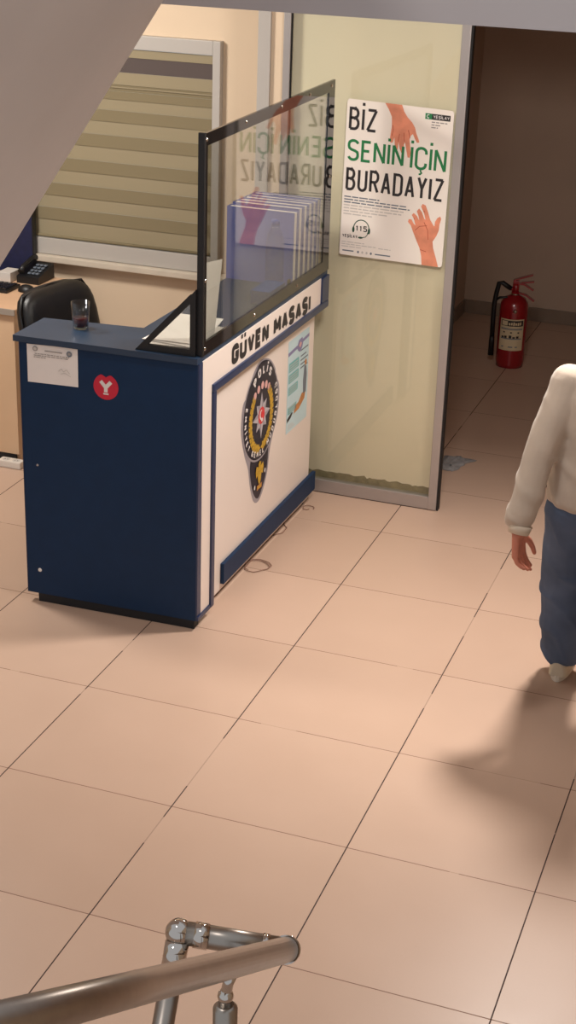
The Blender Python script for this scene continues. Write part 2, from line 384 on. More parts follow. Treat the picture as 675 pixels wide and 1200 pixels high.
# office window
wr = struct(thing('window_2', 'office window behind the counter', 'window', (-1.9, 4.5, 0.87)))
b = MB()
for a_, c_ in (((-0.613, 4.46, 0.87), (-0.573, 4.56, 2.012)), ((-3.2, 4.46, 1.945), (-0.613, 4.56, 2.012)), ((-3.2, 4.46, 0.87), (-0.613, 4.56, 0.955)), ((-3.2, 4.47, 0.955), (-3.13, 4.56, 1.945)), ((-1.95, 4.50, 0.955), (-1.89, 4.56, 1.945))):
    b.box(a_, c_, 0, 0.004)
b.build('window_frame', 'whiteframe', wr)
boxobj('glass_pane', (-3.13, 4.54, 0.955), (-0.613, 4.546, 1.945), 'clear', wr)
struct(boxobj('trim_2', (-3.3, 4.425, 0.835), (-0.50, 4.5, 0.868), 'sill', bev=0.006))
# glazed partition
wp = struct(thing('window_1', 'frosted cream glass partition in a grey aluminium frame', 'window', (0.36, 3.955, 0)))
b = MB()
b.box((0.731, 3.935, 0.004), (0.771, 3.985, 2.30), 0, 0.003)
b.box((-0.066, 3.935, 0.004), (-0.033, 3.985, 2.30), 0, 0.003)
b.box((-0.033, 3.937, 0.004), (0.731, 3.983, 0.066), 0, 0.003)
b.box((-0.033, 3.937, 2.25), (0.731, 3.983, 2.299), 0, 0.003)
b.build('window_frame', 'alu', wp)
b = MB()
b.box((0.771, 3.945, 0.0), (0.779, 3.98, 2.30)); b.box((-0.033, 3.94, 0.0), (0.731, 3.975, 0.004)); b.box((-0.033, 3.944, 0.066), (-0.028, 3.952, 2.25))
b.build('gasket', 'blackgasket', wp)
boxobj('glass_pane', (-0.028, 3.950, 0.066), (0.731, 3.956, 2.25), 'clear', wp)
boxobj('frosted_film', (-0.033, 3.974, 0.066), (0.731, 3.980, 2.25), 'film', wp)
b = MB(); n_ = 60                       # grime that has crept up the film along the bottom and down the right side
top = [(-0.03+0.76*k/n_, 0.066+0.035+0.012*noise.noise(Vector((k*0.35, 0, 0)))+0.008*noise.noise(Vector((k*1.1, 3, 0)))) for k in range(n_+1)]
for k in range(n_):
    b.face([(top[k][0], 3.9735, 0.066), (top[k+1][0], 3.9735, 0.066), (top[k+1][0], 3.9735, top[k+1][1]), (top[k][0], 3.9735, top[k][1])])
b.build('film_grime', 'stain', wp)

# ================================================================== THE COUNTER
NL, NR, FR = Vector((-.56, 2.345, 0)), Vector((.2, 2.365, 0)), Vector((.215, 3.86, 0))
D = (FR-NR).normalized(); Nn = Vector((D.y, -D.x, 0)); E_ = (NR-NL).normalized(); Nf = Vector((E_.y, -E_.x, 0))
def F(s, z, off=0.0): return NR + D*s + Nn*off + Vector((0, 0, z))        # on the long white front
def G(t, z, off=0.0): return NL + E_*t + Nf*off + Vector((0, 0, z))       # on the narrow navy end
def fbox(mb, s0, s1, z0, z1, o0, o1, mi=0, bev=0.002):
    mb.box((s0, o0, z0), (s1, o1, z1), mi, bev, xf=lambda c: F(c.x, c.z, c.y))
def gbox(mb, t0, t1, z0, z1, o0, o1, mi=0, bev=0.002):
    mb.box((t0, o0, z0), (t1, o1, z1), mi, bev, xf=lambda c: G(c.x, c.z, c.y))
ct = thing('security_counter', 'navy and white security counter lettered with a police emblem on its front', 'counter', (-0.1, 3.0, 0))
TOPZ = 1.135
b = MB(); gbox(b, 0.022, 0.756, 0.042, 1.112, -0.035, 0.0); b.build('end_panel', 'navy', ct)
b = MB()                                 # edge band and screw caps of the end panel
gbox(b, 0.018, 0.0218, 0.042, 1.112, -0.034, 0.001); b.build('edge_band', 'navytrim', ct)
for nm, t, z, r, m in (('screw_cap', 0.076, 0.148, 0.0085, 'paper'), ('screw_head', 0.081, 0.608, 0.005, 'alu')):
    b = MB(); b.lathe([(0, .003), (r*.8, .003), (r, .0)], n=16, xf=lambda q: G(t+q.x, z+q.y, q.z)); b.build(nm, m, ct)
b = MB(); gbox(b, 0.06, 0.745, 0.0, 0.041, -0.06, -0.012, bev=0.001)
fbox(b, 0.05, 1.40, 0.0, 0.03, -0.09, -0.06, bev=0.001); b.build('plinth', 'darkbase', ct)
# L shaped ledge: end leg and long leg
b = MB()
b.prism([G(0.0, 1.112, 0.012), G(0.757, 1.112, 0.012), F(0.03, 1.112, 0.0), F(0.03, 1.112, -0.345)+Vector((0, 0.235, 0)), G(0.005, 1.112, -0.245)], (0, 0, 0.024))
b.build('end_ledge', 'navytop', ct)
b = MB(); b.prism([F(0.03, 1.112, -0.004), F(1.478, 1.112, -0.004), F(1.478, 1.112, -0.35), F(0.262, 1.112, -0.35), F(0.262, 1.112, -0.346), F(0.03, 1.112, -0.346)], (0, 0, 0.0238)); b.build('long_ledge', 'navytop', ct)
# white L shaped front board: sign band and near upright
b = MB()
fbox(b, 0.036, 1.385, 0.994, 1.1115, -0.018, 0.0, bev=0.001); fbox(b, 0.036, 0.126, 0.062, 0.994, -0.018, 0.0, bev=0.001)
b.build('front_board', 'white', ct)
for s0, s1, z0, z1, o0, o1, bv in ((0.126, 0.160, 0.045, 0.962, -0.020, 0.008, .005), (0.126, 1.479, 0.9625, 0.996, -0.020, 0.009, .006), (1.385, 1.479, 0.9965, 1.1115, -0.020, 0.008, .005),
                                   (0.0, 0.1255, 0.043, 0.0615, -0.020, 0.006, .003), (0.0, 0.0355, 0.062, 1.1115, -0.034, 0.001, .001)):   # navy profiles along the board's free edges
    b = MB(); fbox(b, s0, s1, z0, z1, o0, o1, bev=bv); b.build('edge_profile', 'navytrim', ct)
b = MB(); fbox(b, 0.160, 1.415, 0.030, 0.965, -0.053, -0.035, bev=0.001); b.build('front_panel', 'white', ct)
b = MB(); fbox(b, 0.325, 1.470, 0.058, 0.150, -0.035, -0.018, bev=0.003); b.build('kick_plate', 'navy', ct)
# far end and inner shelf that carry the ledge
b = MB(); fbox(b, 1.395, 1.413, 0.0, 1.112, -0.345, -0.053); b.build('far_panel', 'navy', ct)
b = MB(); fbox(b, 0.06, 1.39, 0.72, 0.745, -0.46, -0.056); b.build('work_shelf', 'navytop', ct)
for q0, q1, qo in ((0.06, 0.085, -0.30), (1.36, 1.385, -0.348)):
    b = MB(); fbox(b, q0, q1, 0.0, 0.72, -0.46, qo); b.build('shelf_support', 'navy', ct)
# sign lettering
b = MB(); mp = lambda x, y: F(x, y, 0.0012)
sh, ssw, sgap = 0.083, 0.0245, 0.0105
W0 = text_width('GÜVEN MASASI', sh, 0, ssw, sgap); swr = (0.923-W0)/(text_width('GÜVEN MASASI', sh, 1, ssw, sgap)-W0); kx = 1.0
for word, x0 in (('GÜVEN', 0), ('MASASI', text_width('GÜVEN', sh, swr, ssw, sgap)+2*sgap+swr*sh*.75)):
    b = MB(); text(b, word, x0, 0, sh, swr, ssw, sgap, lambda x, y: F(0.322+x*kx, 1.012+y*1.0-0.016*(x*kx)/0.92, 0.0012))
    b.build('sign_lettering', 'ink', ct)

# ------------------------------------------------------------------ police emblem on the front panel
EC, EZ = 0.750, 0.678
def em(layer): return lambda a, z: F(a, z, -0.035+0.0006*(layer+1))
def smooth_closed(pts, k=6):
    out = []; n = len(pts)
    for i in range(n):
        p0, p1, p2, p3 = (Vector(pts[(i+j-1) % n]) for j in range(4))
        for t in range(k):
            t /= k
            out.append(tuple(0.5*((2*p1)+(-p0+p2)*t+(2*p0-5*p1+4*p2-p3)*t*t+(-p0+3*p1-3*p2+p3)*t*t*t)))
    return out
b = MB()
SIL = smooth_closed([(0.745, 0.912), (0.845, 0.886), (0.915, 0.826), (0.925, 0.79), (0.966, 0.74), (0.975, 0.67), (0.955, 0.59), (0.90, 0.512), (0.872, 0.455), (0.85, 0.37), (0.80, 0.298), (0.745, 0.268), (0.69, 0.29), (0.645, 0.37), (0.618, 0.46), (0.572, 0.54), (0.534, 0.63), (0.527, 0.70), (0.545, 0.775), (0.60, 0.80), (0.635, 0.855), (0.68, 0.893)])
b.face([em(0)(*q) for q in SIL], 0)                                   # silver outline
def shrink(pts, cx, cz, k): return [(cx+(p[0]-cx)*k, cz+(p[1]-cz)*k) for p in pts]
HEAD = smooth_closed([(0.755, 0.902), (0.84, 0.880), (0.905, 0.822), (0.905, 0.775), (0.84, 0.74), (0.75, 0.73), (0.66, 0.74), (0.615, 0.775), (0.64, 0.845), (0.69, 0.885)])
TAIL = smooth_closed([(0.66, 0.50), (0.75, 0.48), (0.84, 0.50), (0.853, 0.46), (0.835, 0.375), (0.79, 0.315), (0.745, 0.285), (0.70, 0.31), (0.66, 0.375), (0.637, 0.46)])
b.face([em(1)(*q) for q in HEAD], 1); b.face([em(1)(*q) for q in TAIL], 1)
emb = b.build('police_emblem', ['emsilver', 'emblack'], ct)
b = MB()
disc(b, EC, EZ, 0.212, 0.216, em(2), 1, 48); disc(b, EC, EZ, 0.203, 0.207, em(3), 0, 48)
# re-cover the head so that the lettered cap overlaps the ring
b.face([em(4)(*q) for q in shrink(HEAD, EC, 0.80, 0.97)], 0)
disc(b, EC, EZ-0.012, 0.158, 0.160, em(5), 0, 40)
b.build('ring_badge', ['emblack', 'emsilver'], emb)
b = MB()                                                               # gold wreath, leaf pairs up both sides
for sgn in (-1, 1):
    for k in range(13):
        a = math.radians(-84+k*10.2); cx = EC+sgn*0.124*math.cos(a); cz = EZ-0.020+0.140*math.sin(a)
        for s2 in (-1, 1):
            an = a+PI/2+s2*0.55
            dx, dz = math.cos(an)*0.033, math.sin(an)*0.033; nx, nz = -math.sin(an)*0.014, math.cos(an)*0.014
            pts = [(0, 0), (dx*.5+nx, dz*.5+nz), (dx, dz), (dx*.5-nx, dz*.5-nz)]
            b.face([em(6+(k % 2)*.3)(cx+sgn*p[0], cz+p[1]) for p in pts], 0)
    ribbon(b, [(EC+sgn*0.124*math.cos(math.radians(q)), EZ-0.020+0.140*math.sin(math.radians(q))) for q in range(-88, 40, 8)], 0.012, em(6), 0)
b.build('wreath', 'emgold', emb)
b = MB(); pts = []                                                     # eight pointed silver star with red heart
for k in range(16):
    r = (0.105 if k % 4 == 0 else 0.085) if k % 2 == 0 else 0.053
    pts.append((EC+r*math.sin(k*PI/8), EZ-0.014+r*math.cos(k*PI/8)))
for k in range(16): b.face([em(7)(EC, EZ-0.014), em(7)(*pts[k]), em(7)(*pts[(k+1) % 16])], k % 2)
b.build('star', ['emsilver', 'emsilverlight'], emb)
b = MB(); disc(b, EC, EZ-0.014, 0.036, 0.038, em(8), 0); disc(b, EC-.004, EZ-0.010, 0.020, 0.022, em(9), 1)
disc(b, EC+.003, EZ-0.008, 0.016, 0.018, em(10), 0); disc(b, EC+.004, EZ-0.034, 0.010, 0.008, em(10), 1); b.build('crescent_heart', ['emred', 'emwhite'], emb)
b = MB()
for k, (cx, cz) in enumerate(((0.672, 0.772), (0.712, 0.79), (0.757, 0.797), (0.80, 0.788), (0.834, 0.768))): disc(b, cx, cz, 0.017, 0.018, em(6), 0, 12)
b.build('rosettes', 'empink', emb)
def arc_text(mb, s, cx, cz, r, a_mid, h, wr, sw, gap, outward, mp, mi=0):
    """lettering round a circle; outward: tops point away from the centre"""
    W = text_width(s, h, wr, sw, gap)
    def q(x, y):
        if outward: a = a_mid-(x-W/2)/r; rr = r+y
        else: a = a_mid+(x-W/2)/r; rr = r-y+h
        return mp(cx+rr*math.cos(a), cz+rr*math.sin(a))
    text(mb, s, 0, 0, h, wr, sw, gap, q, mi)
b = MB(); arc_text(b, 'POLİS', EC+.008, 0.735, 0.112, PI/2, 0.038, .5, 0.0095, 0.018, True, em(6)); b.build('arched_lettering', 'emwhite', emb)
b = MB(); arc_text(b, 'EMNİYET GENEL MÜDÜRLÜĞÜ', EC, EZ, 0.170, math.radians(-88), 0.026, .50, 0.0062, 0.0125, False, em(6)); b.build('ring_lettering', 'emwhite', emb)
b = MB()                                                               # gold eagle and small badge on the tail
EG = [(0, .042), (.012, .034), (.010, .022), (.030, .030), (.036, .010), (.030, -.014), (.016, -.006), (.014, -.026), (.006, -.042), (-.006, -.042), (-.014, -.026), (-.016, -.006), (-.030, -.014), (-.036, .010), (-.030, .030), (-.010, .022), (-.012, .034)]
b.face([em(6)(EC-.002+p[0]*1.3, 0.405+p[1]*1.25) for p in EG], 0)
rect(b, EC-.032, .328, EC+.026, .350, em(6), 1); rect(b, EC-.026, .334, EC+.020, .344, em(7), 0)
disc(b, EC-.058, .352, .008, .011, em(6), 2, 10); disc(b, EC+.062, .392, .008, .011, em(6), 2, 10)
b.build('tail_badge', ['emgold', 'orange', 'emwhite'], emb)

# ------------------------------------------------------------------ acrylic screen on the counter
sc = thing('acrylic_screen', 'tall clear acrylic screen in a glossy black frame standing on the counter', 'screen', tuple(F(0.72, TOPZ+.0005, 0)))
Z0, Z1 = 1.1365, 1.972
def zt(s): return 1.952+0.02*s/1.45
b = MB()
def fprism(mb, poly, o0, o1, mi=0): mb.prism([F(s, z, o0) for s, z in poly], Nn*(o1-o0), mi)
fprism(b, [(0.034, Z0), (1.470, Z0), (1.464, Z0+.050), (0.034, Z0+.050)], -0.006, 0.004)
fprism(b, [(0.034, zt(.034)-.045), (1.455, zt(1.455)-.045), (1.455, zt(1.455)), (0.034, zt(.034))], -0.006, 0.004)
fprism(b, [(1.382, Z0+.05), (1.464, Z0+.05), (1.455, zt(1.455)-.045), (1.377, zt(1.377)-.045)], -0.006, 0.004)
fprism(b, [(0.034, Z0+.05), (0.052, Z0+.05), (0.052, zt(.052)-.045), (0.034, zt(.034)-.045)], -0.006, 0.004)
b.build('screen_frame', 'blackgloss', sc)
b = MB(); fbox(b, 0.019, 0.0338, Z0, 1.955, -0.020, 0.005, bev=0.002); b.build('screen_post', 'black', sc)
b = MB(); fprism(b, [(0.052, Z0+.05), (1.382, Z0+.05), (1.377, zt(1.377)-.045), (0.052, zt(.052)-.045)], -0.003, 0.001); b.build('clear_pane', 'acrylic', sc)
for s, z in ((0.043, 1.93), (0.42, 1.938), (0.80, 1.943), (1.13, 1.948), (1.41, 1.95), (1.43, 1.56), (0.043, 1.42), (0.043, 1.16), (0.55, 1.16), (1.05, 1.16)):
    k = MB(); k.lathe([(0, .003), (.005, .0028), (.007, .0)], n=12, xf=lambda q: F(s+q.x, z+q.y, 0.004+q.z)); k.build('screw', 'chrome', sc)
b = MB()                                # triangular brace on the narrow end
t0, t1, zz0, zz1 = 0.500, 0.742, 1.1365, 1.392
outer = [(t0, zz0), (t1, zz0), (t1, zz1)]
def gprism(mb, poly, o0, o1, mi=0): mb.prism([G(t, z, o0) for t, z in poly], Nf*(o1-o0), mi)
gprism(b, [(t0, zz0), (t1, zz0), (t1, zz0+.026), (t0+.054, zz0+.026)], -.020, -.006)
gprism(b, [(t1-.022, zz0+.026), (t1, zz0+.026), (t1, zz1), (t1-.022, zz1-.025)], -.020, -.006)
gprism(b, [(t0, zz0), (t0+.054, zz0+.026), (t1-.022, zz1-.056), (t1-.022, zz1-.02)], -.020, -.006)
br = b.build('brace', 'black', sc)
b = MB(); gprism(b, [(t0+.052, zz0+.025), (t1-.021, zz0+.025), (t1-.021, zz1-.056)], -.015, -.012); b.build('brace_pane', 'acrylic', br)
b = MB(); fbox(b, 0.975, 1.0, 1.137, 1.20, -0.016, -0.008, bev=0.002); b.build('clip', 'black', sc)

# ------------------------------------------------------------------ papers and stickers on the counter
def cell(mp, d):
    return lambda x, y: mp(x, y)+d
# notice taped to the narrow end
nt_ = thing('taped_notice', 'white printed notice sheet taped to the navy end of the counter', 'paper', tuple(G(0.16, 0.957, 0.001)))
b = MB(); n_ = 8
rows = []
for j in range(n_+1):
    v = j/n_; row = []
    for i in range(n_+1):
        u = i/n_; t = 0.053+0.214*u; z = (0.952+0.005*u)+(0.153+0.001*u)*v
        row.append(G(t, z, 0.0014+0.004*max(0, u-.7)*(1-v)+0.0012*math.sin(u*5)*v*(1-v)))
    rows.append(row)
b.grid(rows, 0); b.build('sheet', 'paper', nt_)
def np_(u, v): return G(0.053+0.214*u, 0.955+0.157*v, 0.0046)
b = MB()
rect(b, .36, .82, .70, .845, np_, 0)
for v, a, c in ((.73, .16, .84), (.685, .14, .84), (.64, .14, .40)):
    x = a
    while x < c-.02:
        ww = random.uniform(.03, .09); rect(b, x, v, min(x+ww, c), v+.02, np_, 0); x += ww+.012
disc(b, .17, .86, .05, .065, np_, 0, 20); disc(b, .84, .83, .055, .07, np_, 1, 20); disc(b, .17, .86, .032, .042, lambda u, v: G(0.053+0.214*u, 0.955+0.157*v, 0.005), 2, 20); disc(b, .84, .83, .03, .04, lambda u, v: G(0.053+0.214*u, 0.955+0.157*v, 0.005), 0, 20)
ribbon(b, [(.62, .36), (.68, .43), (.72, .36), (.78, .42), (.84, .33)], .012, np_, 2); ribbon(b, [(.66, .30), (.75, .33), (.86, .26)], .012, np_, 2)
b.build('print', ['greyink', 'slate', 'palegrey'], nt_)
# round red sticker with white Y
ys = thing('round_sticker', 'round red sticker with a white letter Y on the navy counter end', 'sticker', tuple(G(0.382, 0.923, 0.001)))
pts = []
for k in range(40):
    a = 2*PI*k/40; r = 0.0515
    x, y = r*math.cos(a), r*math.sin(a)
    if a > PI*.30 and a < PI*.70: y = r*math.sin(PI*.30)+0.006*math.cos((abs(a-PI/2)-.38)*6)
    pts.append((x, y))
b = MB(); b.prism([G(0.382+x, 0.974+y, 0.0005) for x, y in pts], Nf*0.0012); b.build('disc', 'red', ys)
b = MB(); text(b, 'Y', -0.029, -0.029, 0.058, .74, 0.0150, 0, lambda x, y: G(0.382+x, 0.974+y, 0.0022))
rect(b, 0.382-.011, 0.974-.031, 0.382+.011, 0.974-.025, lambda t, z: G(t, z, 0.0021), 0)
b.build('letter', 'emwhite', ys)
# leaflet on the white front
lf = thing('taped_leaflet', 'pale blue information leaflet taped to the white counter front beside the emblem', 'leaflet', tuple(F(1.21, 0.465, -0.034)))
def lp(d): return lambda u, v: F(1.075+0.272*u, 0.465+0.43*v, -0.0345+0.0006*d)
b = MB(); b.prism([lp(0)(u, v) for u, v in ((0, 0), (1, 0), (1, 1), (0, 1))], Nn*0.0008); b.build('sheet', 'leafbg', lf)
b = MB()
b.face([lp(2)(u, v) for u, v in ((0, .84), (.42, .86), (.42, .895), (0, .88))], 0); b.face([lp(2)(u, v) for u, v in ((.66, .885), (1, .90), (1, .935), (.66, .92))], 0)
b.face([lp(3)(u, v) for u, v in ((.40, .87), (.48, .94), (.56, .945), (.64, .95), (.70, .90), (.66, .84), (.56, .80), (.46, .83))], 0)
b.face([lp(4)(u, v) for u, v in ((.48, .88), (.55, .915), (.62, .89), (.56, .85))], 5)
for v0, v1, uu in ((.66, .76, .52), (.54, .635, .52), (.41, .50, .50), (.20, .28, .46)):
    rect(b, .05, v0, uu, v1, lp(2), 1)
    for k in range(3): rect(b, .08, v0+.015+k*.026, uu-.05, v0+.024+k*.026, lp(3), 6)
for k, v in enumerate((.80, .735, .69, .645, .605)): rect(b, .60, v, .96-.08*(k % 2), v+.016, lp(2), 2)
b.face([lp(2)(u, v) for u, v in ((.78, .30), (.92, .30), (.94, .50), (.90, .60), (.80, .60), (.76, .45))], 2)
disc(b, .86, .64, .05, .035, lp(3), 3, 12)
b.face([lp(2)(u, v) for u, v in ((.34, .16), (.60, .17), (.86, .24), (.90, .31), (.72, .32), (.56, .25), (.40, .24))], 3)
b.face([lp(3)(u, v) for u, v in ((.02, .12), (.20, .145), (.30, .19), (.22, .20), (.02, .16))], 4)
for k in range(3): rect(b, .06, .03+k*.022, .40-.05*k, .038+k*.022, lp(2), 6)
b.build('print', ['lilac', 'teal', 'slate', 'orange', 'ink', 'empink', 'palegrey'], lf)

# ------------------------------------------------------------------ things on the ledge
tg = thing('tea_glass', 'small clear tumbler with dark red tea on the counter ledge', 'glass', (-0.366, 2.525, TOPZ+.0012))
b = MB(); b.lathe([(0, 0), (.027, 0), (.030, .003), (.037, .105), (.0355, .105), (.0290, .010), (0, .009)], n=32)
b.build('tumbler', 'water', tg, local=True)
b = MB(); b.lathe([(0, .0105), (.0285, .0105), (.0312, .042), (0, .042)], n=32); b.build('tea', 'tea', tg, local=True)
for i, (ox, oy, rot, lab) in enumerate(((0.02, 2.60, 0.10, 'lowest white document sheet of the pile behind the triangular brace'), (0.035, 2.615, -0.12, 'middle white document sheet of the pile behind the triangular brace'), (0.03, 2.63, 0.03, 'topmost curled white document sheet behind the triangular brace'))):
    b = MB(); rows = []
    for j in range(9):
        row = []
        for k in range(7):
            x, y = (k/6-.5)*.21, (j/8-.5)*.29
            z = TOPZ+.0016+i*.004+(.030 if i == 2 else .004*i)*max(0, j/8-.35)**1.6*1.6
            row.append((ox+x*math.cos(rot)-y*math.sin(rot), oy+x*math.sin(rot)+y*math.cos(rot), z))
        rows.append(row)
    b.grid(rows); up = [[(p[0], p[1], p[2]+.0015) for p in r] for r in rows]; b.grid(up)
    tag(b.build('document_sheet', 'paper'), lab, 'paper', 'documents on the counter ledge')
b = MB(); rows = []                       # sheet leaning against the inside of the screen
for j in range(7):
    v = j/6; rows.append([F(0.07+.155*u+.01*v, TOPZ+.004+.338*v-.02*u, -0.0095-.028*(1-v)*(.4+.6*u)) for u in [k/5 for k in range(6)]])
b.grid(rows); b.grid([[p-Nn*.001 for p in r] for r in rows])
tag(b.build('leaning_sheet', 'paper'), 'upright white sheet leaning inside the screen next to its black post', 'paper')
# box files in a row
fy = [1.135, 1.197, 1.259, 1.321, 1.378, 1.43]
WHICH = ['nearest blue box file of the row behind the screen, facing the counter end', 'second blue box file from the front of the row behind the screen', 'third blue box file from the front of the row behind the screen',
         'fourth blue box file from the front, third from the glass partition', 'fifth blue box file from the front, next to last before the glass partition', 'rearmost blue box file of the row, closest to the glass partition']
for i, s in enumerate(fy):
    c = F(s, TOPZ+.0012, -0.195); h = 0.322+random.uniform(-.004, .004); tk = 0.046 if i < 4 else .04
    bx = thing('box_file', WHICH[i], 'box file', tuple(c), math.atan2(-D.x, D.y)+random.uniform(-.015, .015), 'blue box files in a row behind the screen')
    wd = .155
    b = MB(); b.box((-wd, -tk/2, 0), (wd, -tk/2+.003, h), 0, .001); b.box((-wd, tk/2-.003, 0), (wd, tk/2, h), 0, .001); b.box((-wd, -tk/2+.003, 0), (-wd+.003, tk/2-.003, h), 0)
    b.box((-wd+.003, -tk/2+.003, 0), (wd-.002, tk/2-.003, .003), 0)
    b.build('cover', 'folderblue', bx, local=True)
    b = MB(); b.box((-wd+.004, -tk/2+.0035, .004), (wd-.004, tk/2-.0035, h-.004), 0, .002); b.build('page_block', 'paper', bx, local=True)
bt = thing('water_bottle', 'clear plastic water bottle standing in front of the blue box files', 'bottle', tuple(F(1.045, TOPZ+.0012, -0.10)))
prof = [(0, .002), (.024, 0), (.030, .006), (.031, .05), (.0285, .06), (.031, .07), (.031, .085), (.0292, .09), (.031, .095), (.031, .11), (.0292, .115), (.031, .12), (.031, .135), (.029, .14), (.031, .15), (.031, .165), (.0292, .17), (.031, .175), (.031, .19), (.026, .22), (.014, .245), (.0125, .262), (0, .262)]
prof = [(r*1.3, z*1.07) for r, z in prof]
b = MB(); b.lathe(prof, n=28); b.build('bottle_body', 'water', bt, local=True)
b = MB(); b.lathe([(0, .276), (.0185, .276), (.0185, .296), (.016, .299), (0, .299)], n=20); b.build('bottle_cap', 'cap', bt, local=True)
b = MB(); fbox(b, 0.78, 0.965, TOPZ+.0012, TOPZ+.058, -0.105, -0.02, bev=.003); tag(b.build('carton', 'bluebox'), 'small dark blue carton at the foot of the screen', 'box')

# ------------------------------------------------------------------ poster on the glass partition
po = thing('wall_poster', 'large white poster with black and green capitals and two hands on the glass partition', 'poster', (0.475, 3.949, 1.178))
TL, TR, BR_, BL_ = (0.237, 1.877), (0.720, 1.861), (0.713, 1.174), (0.230, 1.182)
def pq(d):
    def f(u, v):
        x = (BL_[0]*(1-u)+BR_[0]*u)*(1-v)+(TL[0]*(1-u)+TR[0]*u)*v; z = (BL_[1]*(1-u)+BR_[1]*u)*(1-v)+(TL[1]*(1-u)+TR[1]*u)*v
        return Vector((x, 3.9485-0.0005*d, z))
    return f
b = MB()
cr = [(.012, 0), (.985, 0), (1, .012), (1, .985), (.985, 1), (.015, 1), (0, .985), (0, .012)]
b.prism([pq(0)(*q) for q in cr], (0, -.0006, 0)); b.build('sheet', 'poster', po)
PW, PH = .483, .69
def ptext(mb, s, u0, u1, v0, v1, mi, sw=.0120, wr=.42, gap=.0095, d=3):
    h = (v1-v0)*PH; W0 = text_width(s, h, 0, sw, gap); wr = ((u1-u0)*PW-W0)/(text_width(s, h, 1, sw, gap)-W0); k = 1.0
    text(mb, s, 0, 0, h, wr, sw, gap, lambda x, y: pq(d)(u0+x*k/PW, v0+y/PH), mi)
for word, u0, u1, v0, v1, m_ in (('BİZ', .026, .294, .808, .952, 'ink'), ('BURADAYIZ', .026, .960, .424, .570, 'ink'), ('SENİN', .026, .566, .614, .752, 'green'), ('İÇİN', .626, .965, .609, .756, 'green')):
    b = MB(); ptext(b, word, u0, u1, v0, v1, 0, d=3.2 if word == 'İÇİN' else 3); b.build('black_headline' if m_ == 'ink' else 'green_headline', m_, po)
H1 = [(0.357, 1.0), (0.393, 0.964), (0.427, 0.92), (0.433, 0.862), (0.427, 0.82), (0.422, 0.779), (0.43, 0.757), (0.452, 0.761), (0.463, 0.794), (0.471, 0.753), (0.482, 0.718), (0.502, 0.72), (0.506, 0.767), (0.52, 0.727), (0.539, 0.703), (0.56, 0.707), (0.558, 0.757), (0.566, 0.771), (0.585, 0.719), (0.6, 0.679), (0.62, 0.678), (0.627, 0.705), (0.617, 0.751), (0.607, 0.792), (0.617, 0.816), (0.634, 0.829), (0.655, 0.801), (0.678, 0.777), (0.701, 0.781), (0.692, 0.798), (0.665, 0.837), (0.651, 0.868), (0.622, 0.898), (0.573, 0.929), (0.538, 0.962), (0.516, 1.0)]
H2 = [(0.807, 0.0), (0.796, 0.06), (0.775, 0.109), (0.744, 0.15), (0.703, 0.208), (0.676, 0.25), (0.648, 0.269), (0.653, 0.287), (0.679, 0.289), (0.701, 0.264), (0.721, 0.253), (0.701, 0.295), (0.679, 0.317), (0.696, 0.331), (0.728, 0.315), (0.754, 0.286), (0.743, 0.316), (0.724, 0.345), (0.744, 0.365), (0.772, 0.345), (0.8, 0.302), (0.812, 0.297), (0.796, 0.333), (0.761, 0.379), (0.774, 0.397), (0.804, 0.389), (0.831, 0.348), (0.855, 0.303), (0.885, 0.272), (0.901, 0.261), (0.903, 0.292), (0.922, 0.318), (0.948, 0.33), (0.959, 0.315), (0.947, 0.277), (0.945, 0.24), (0.927, 0.202), (0.895, 0.162), (0.904, 0.119), (0.936, 0.06), (0.965, 0.0)]
for H, creases in ((H1, [[(.44, .80), (.45, .84), (.44, .87)], [(.50, .77), (.51, .82)], [(.56, .775), (.55, .83)], [(.61, .80), (.59, .85)]]), (H2, [[(.72, .22), (.76, .25), (.83, .26)], [(.80, .28), (.84, .23), (.85, .17)], [(.78, .10), (.84, .09)], [(.80, .345), (.79, .355)], [(.71, .29), (.70, .30)]])):
    b = MB(); b.face([pq(2)(*q) for q in H], 0)
    for c_ in creases: ribbon(b, [(u*PW, v*PH) for u, v in c_], .003, lambda x, y: pq(2.5)(x/PW, y/PH), 1)
    b.build('printed_hand', ['skinprint', 'skinline'], po)
b = MB(); rect(b, .738, .932, .970, .968, pq(2), 0); rect(b, .738, .932, .800, .968, pq(2.5), 1)
ribbon(b, [(PW*(.766+.012*math.cos(math.radians(q))), PH*(.950+.010*math.sin(math.radians(q)))) for q in range(50, 320, 20)], .003, lambda x, y: pq(3.2)(x/PW, y/PH), 2)
ptext(b, 'YEŞİLAY', .812, .962, .941, .960, 2, sw=.0022, wr=.6, gap=.002, d=3.2)
for v, u1 in ((.913, .945), (.896, .885), (.880, .862)):
    x = .80
    while x < u1-.01: ww = random.uniform(.02, .05); rect(b, x, v, min(x+ww, u1), v+.007, pq(2), 3); x += ww+.008
b.build('association_logo', ['ink', 'green', 'emwhite', 'greyink'], po)
b = MB()
for k, v in enumerate((.380, .362, .344, .325, .306, .287, .268)):
    x = .02; e = (.36, .62, .655, .60, .58, .46, .30)[k]
    while x < e-.01:
        ww = random.uniform(.03, .09); rect(b, x, v-.004*x, min(x+ww, e), v+.0075-.004*x, pq(2), 0 if k < 3 else 1); x += ww+.010
for v, a, e in ((.085, .018, .24), (.070, .018, .36), (.066, .38, .50), (.055, .018, .22)):
    x = a
    while x < e-.01: ww = random.uniform(.03, .07); rect(b, x, v, min(x+ww, e), v+.005, pq(2), 1); x += ww+.008
rect(b, .03, .026, .14, .034, pq(2), 0); rect(b, .35, .024, .50, .032, pq(2), 0)
for k in range(4): disc(b, .185+.042*k, .029, .010, .0085, pq(2), 0 if k in (0, 3) else 1, 12)
b.build('small_print', ['slate', 'palegrey'], po)
b = MB(); hm = lambda x, y: pq(2.2)(x/PW, y/PH)
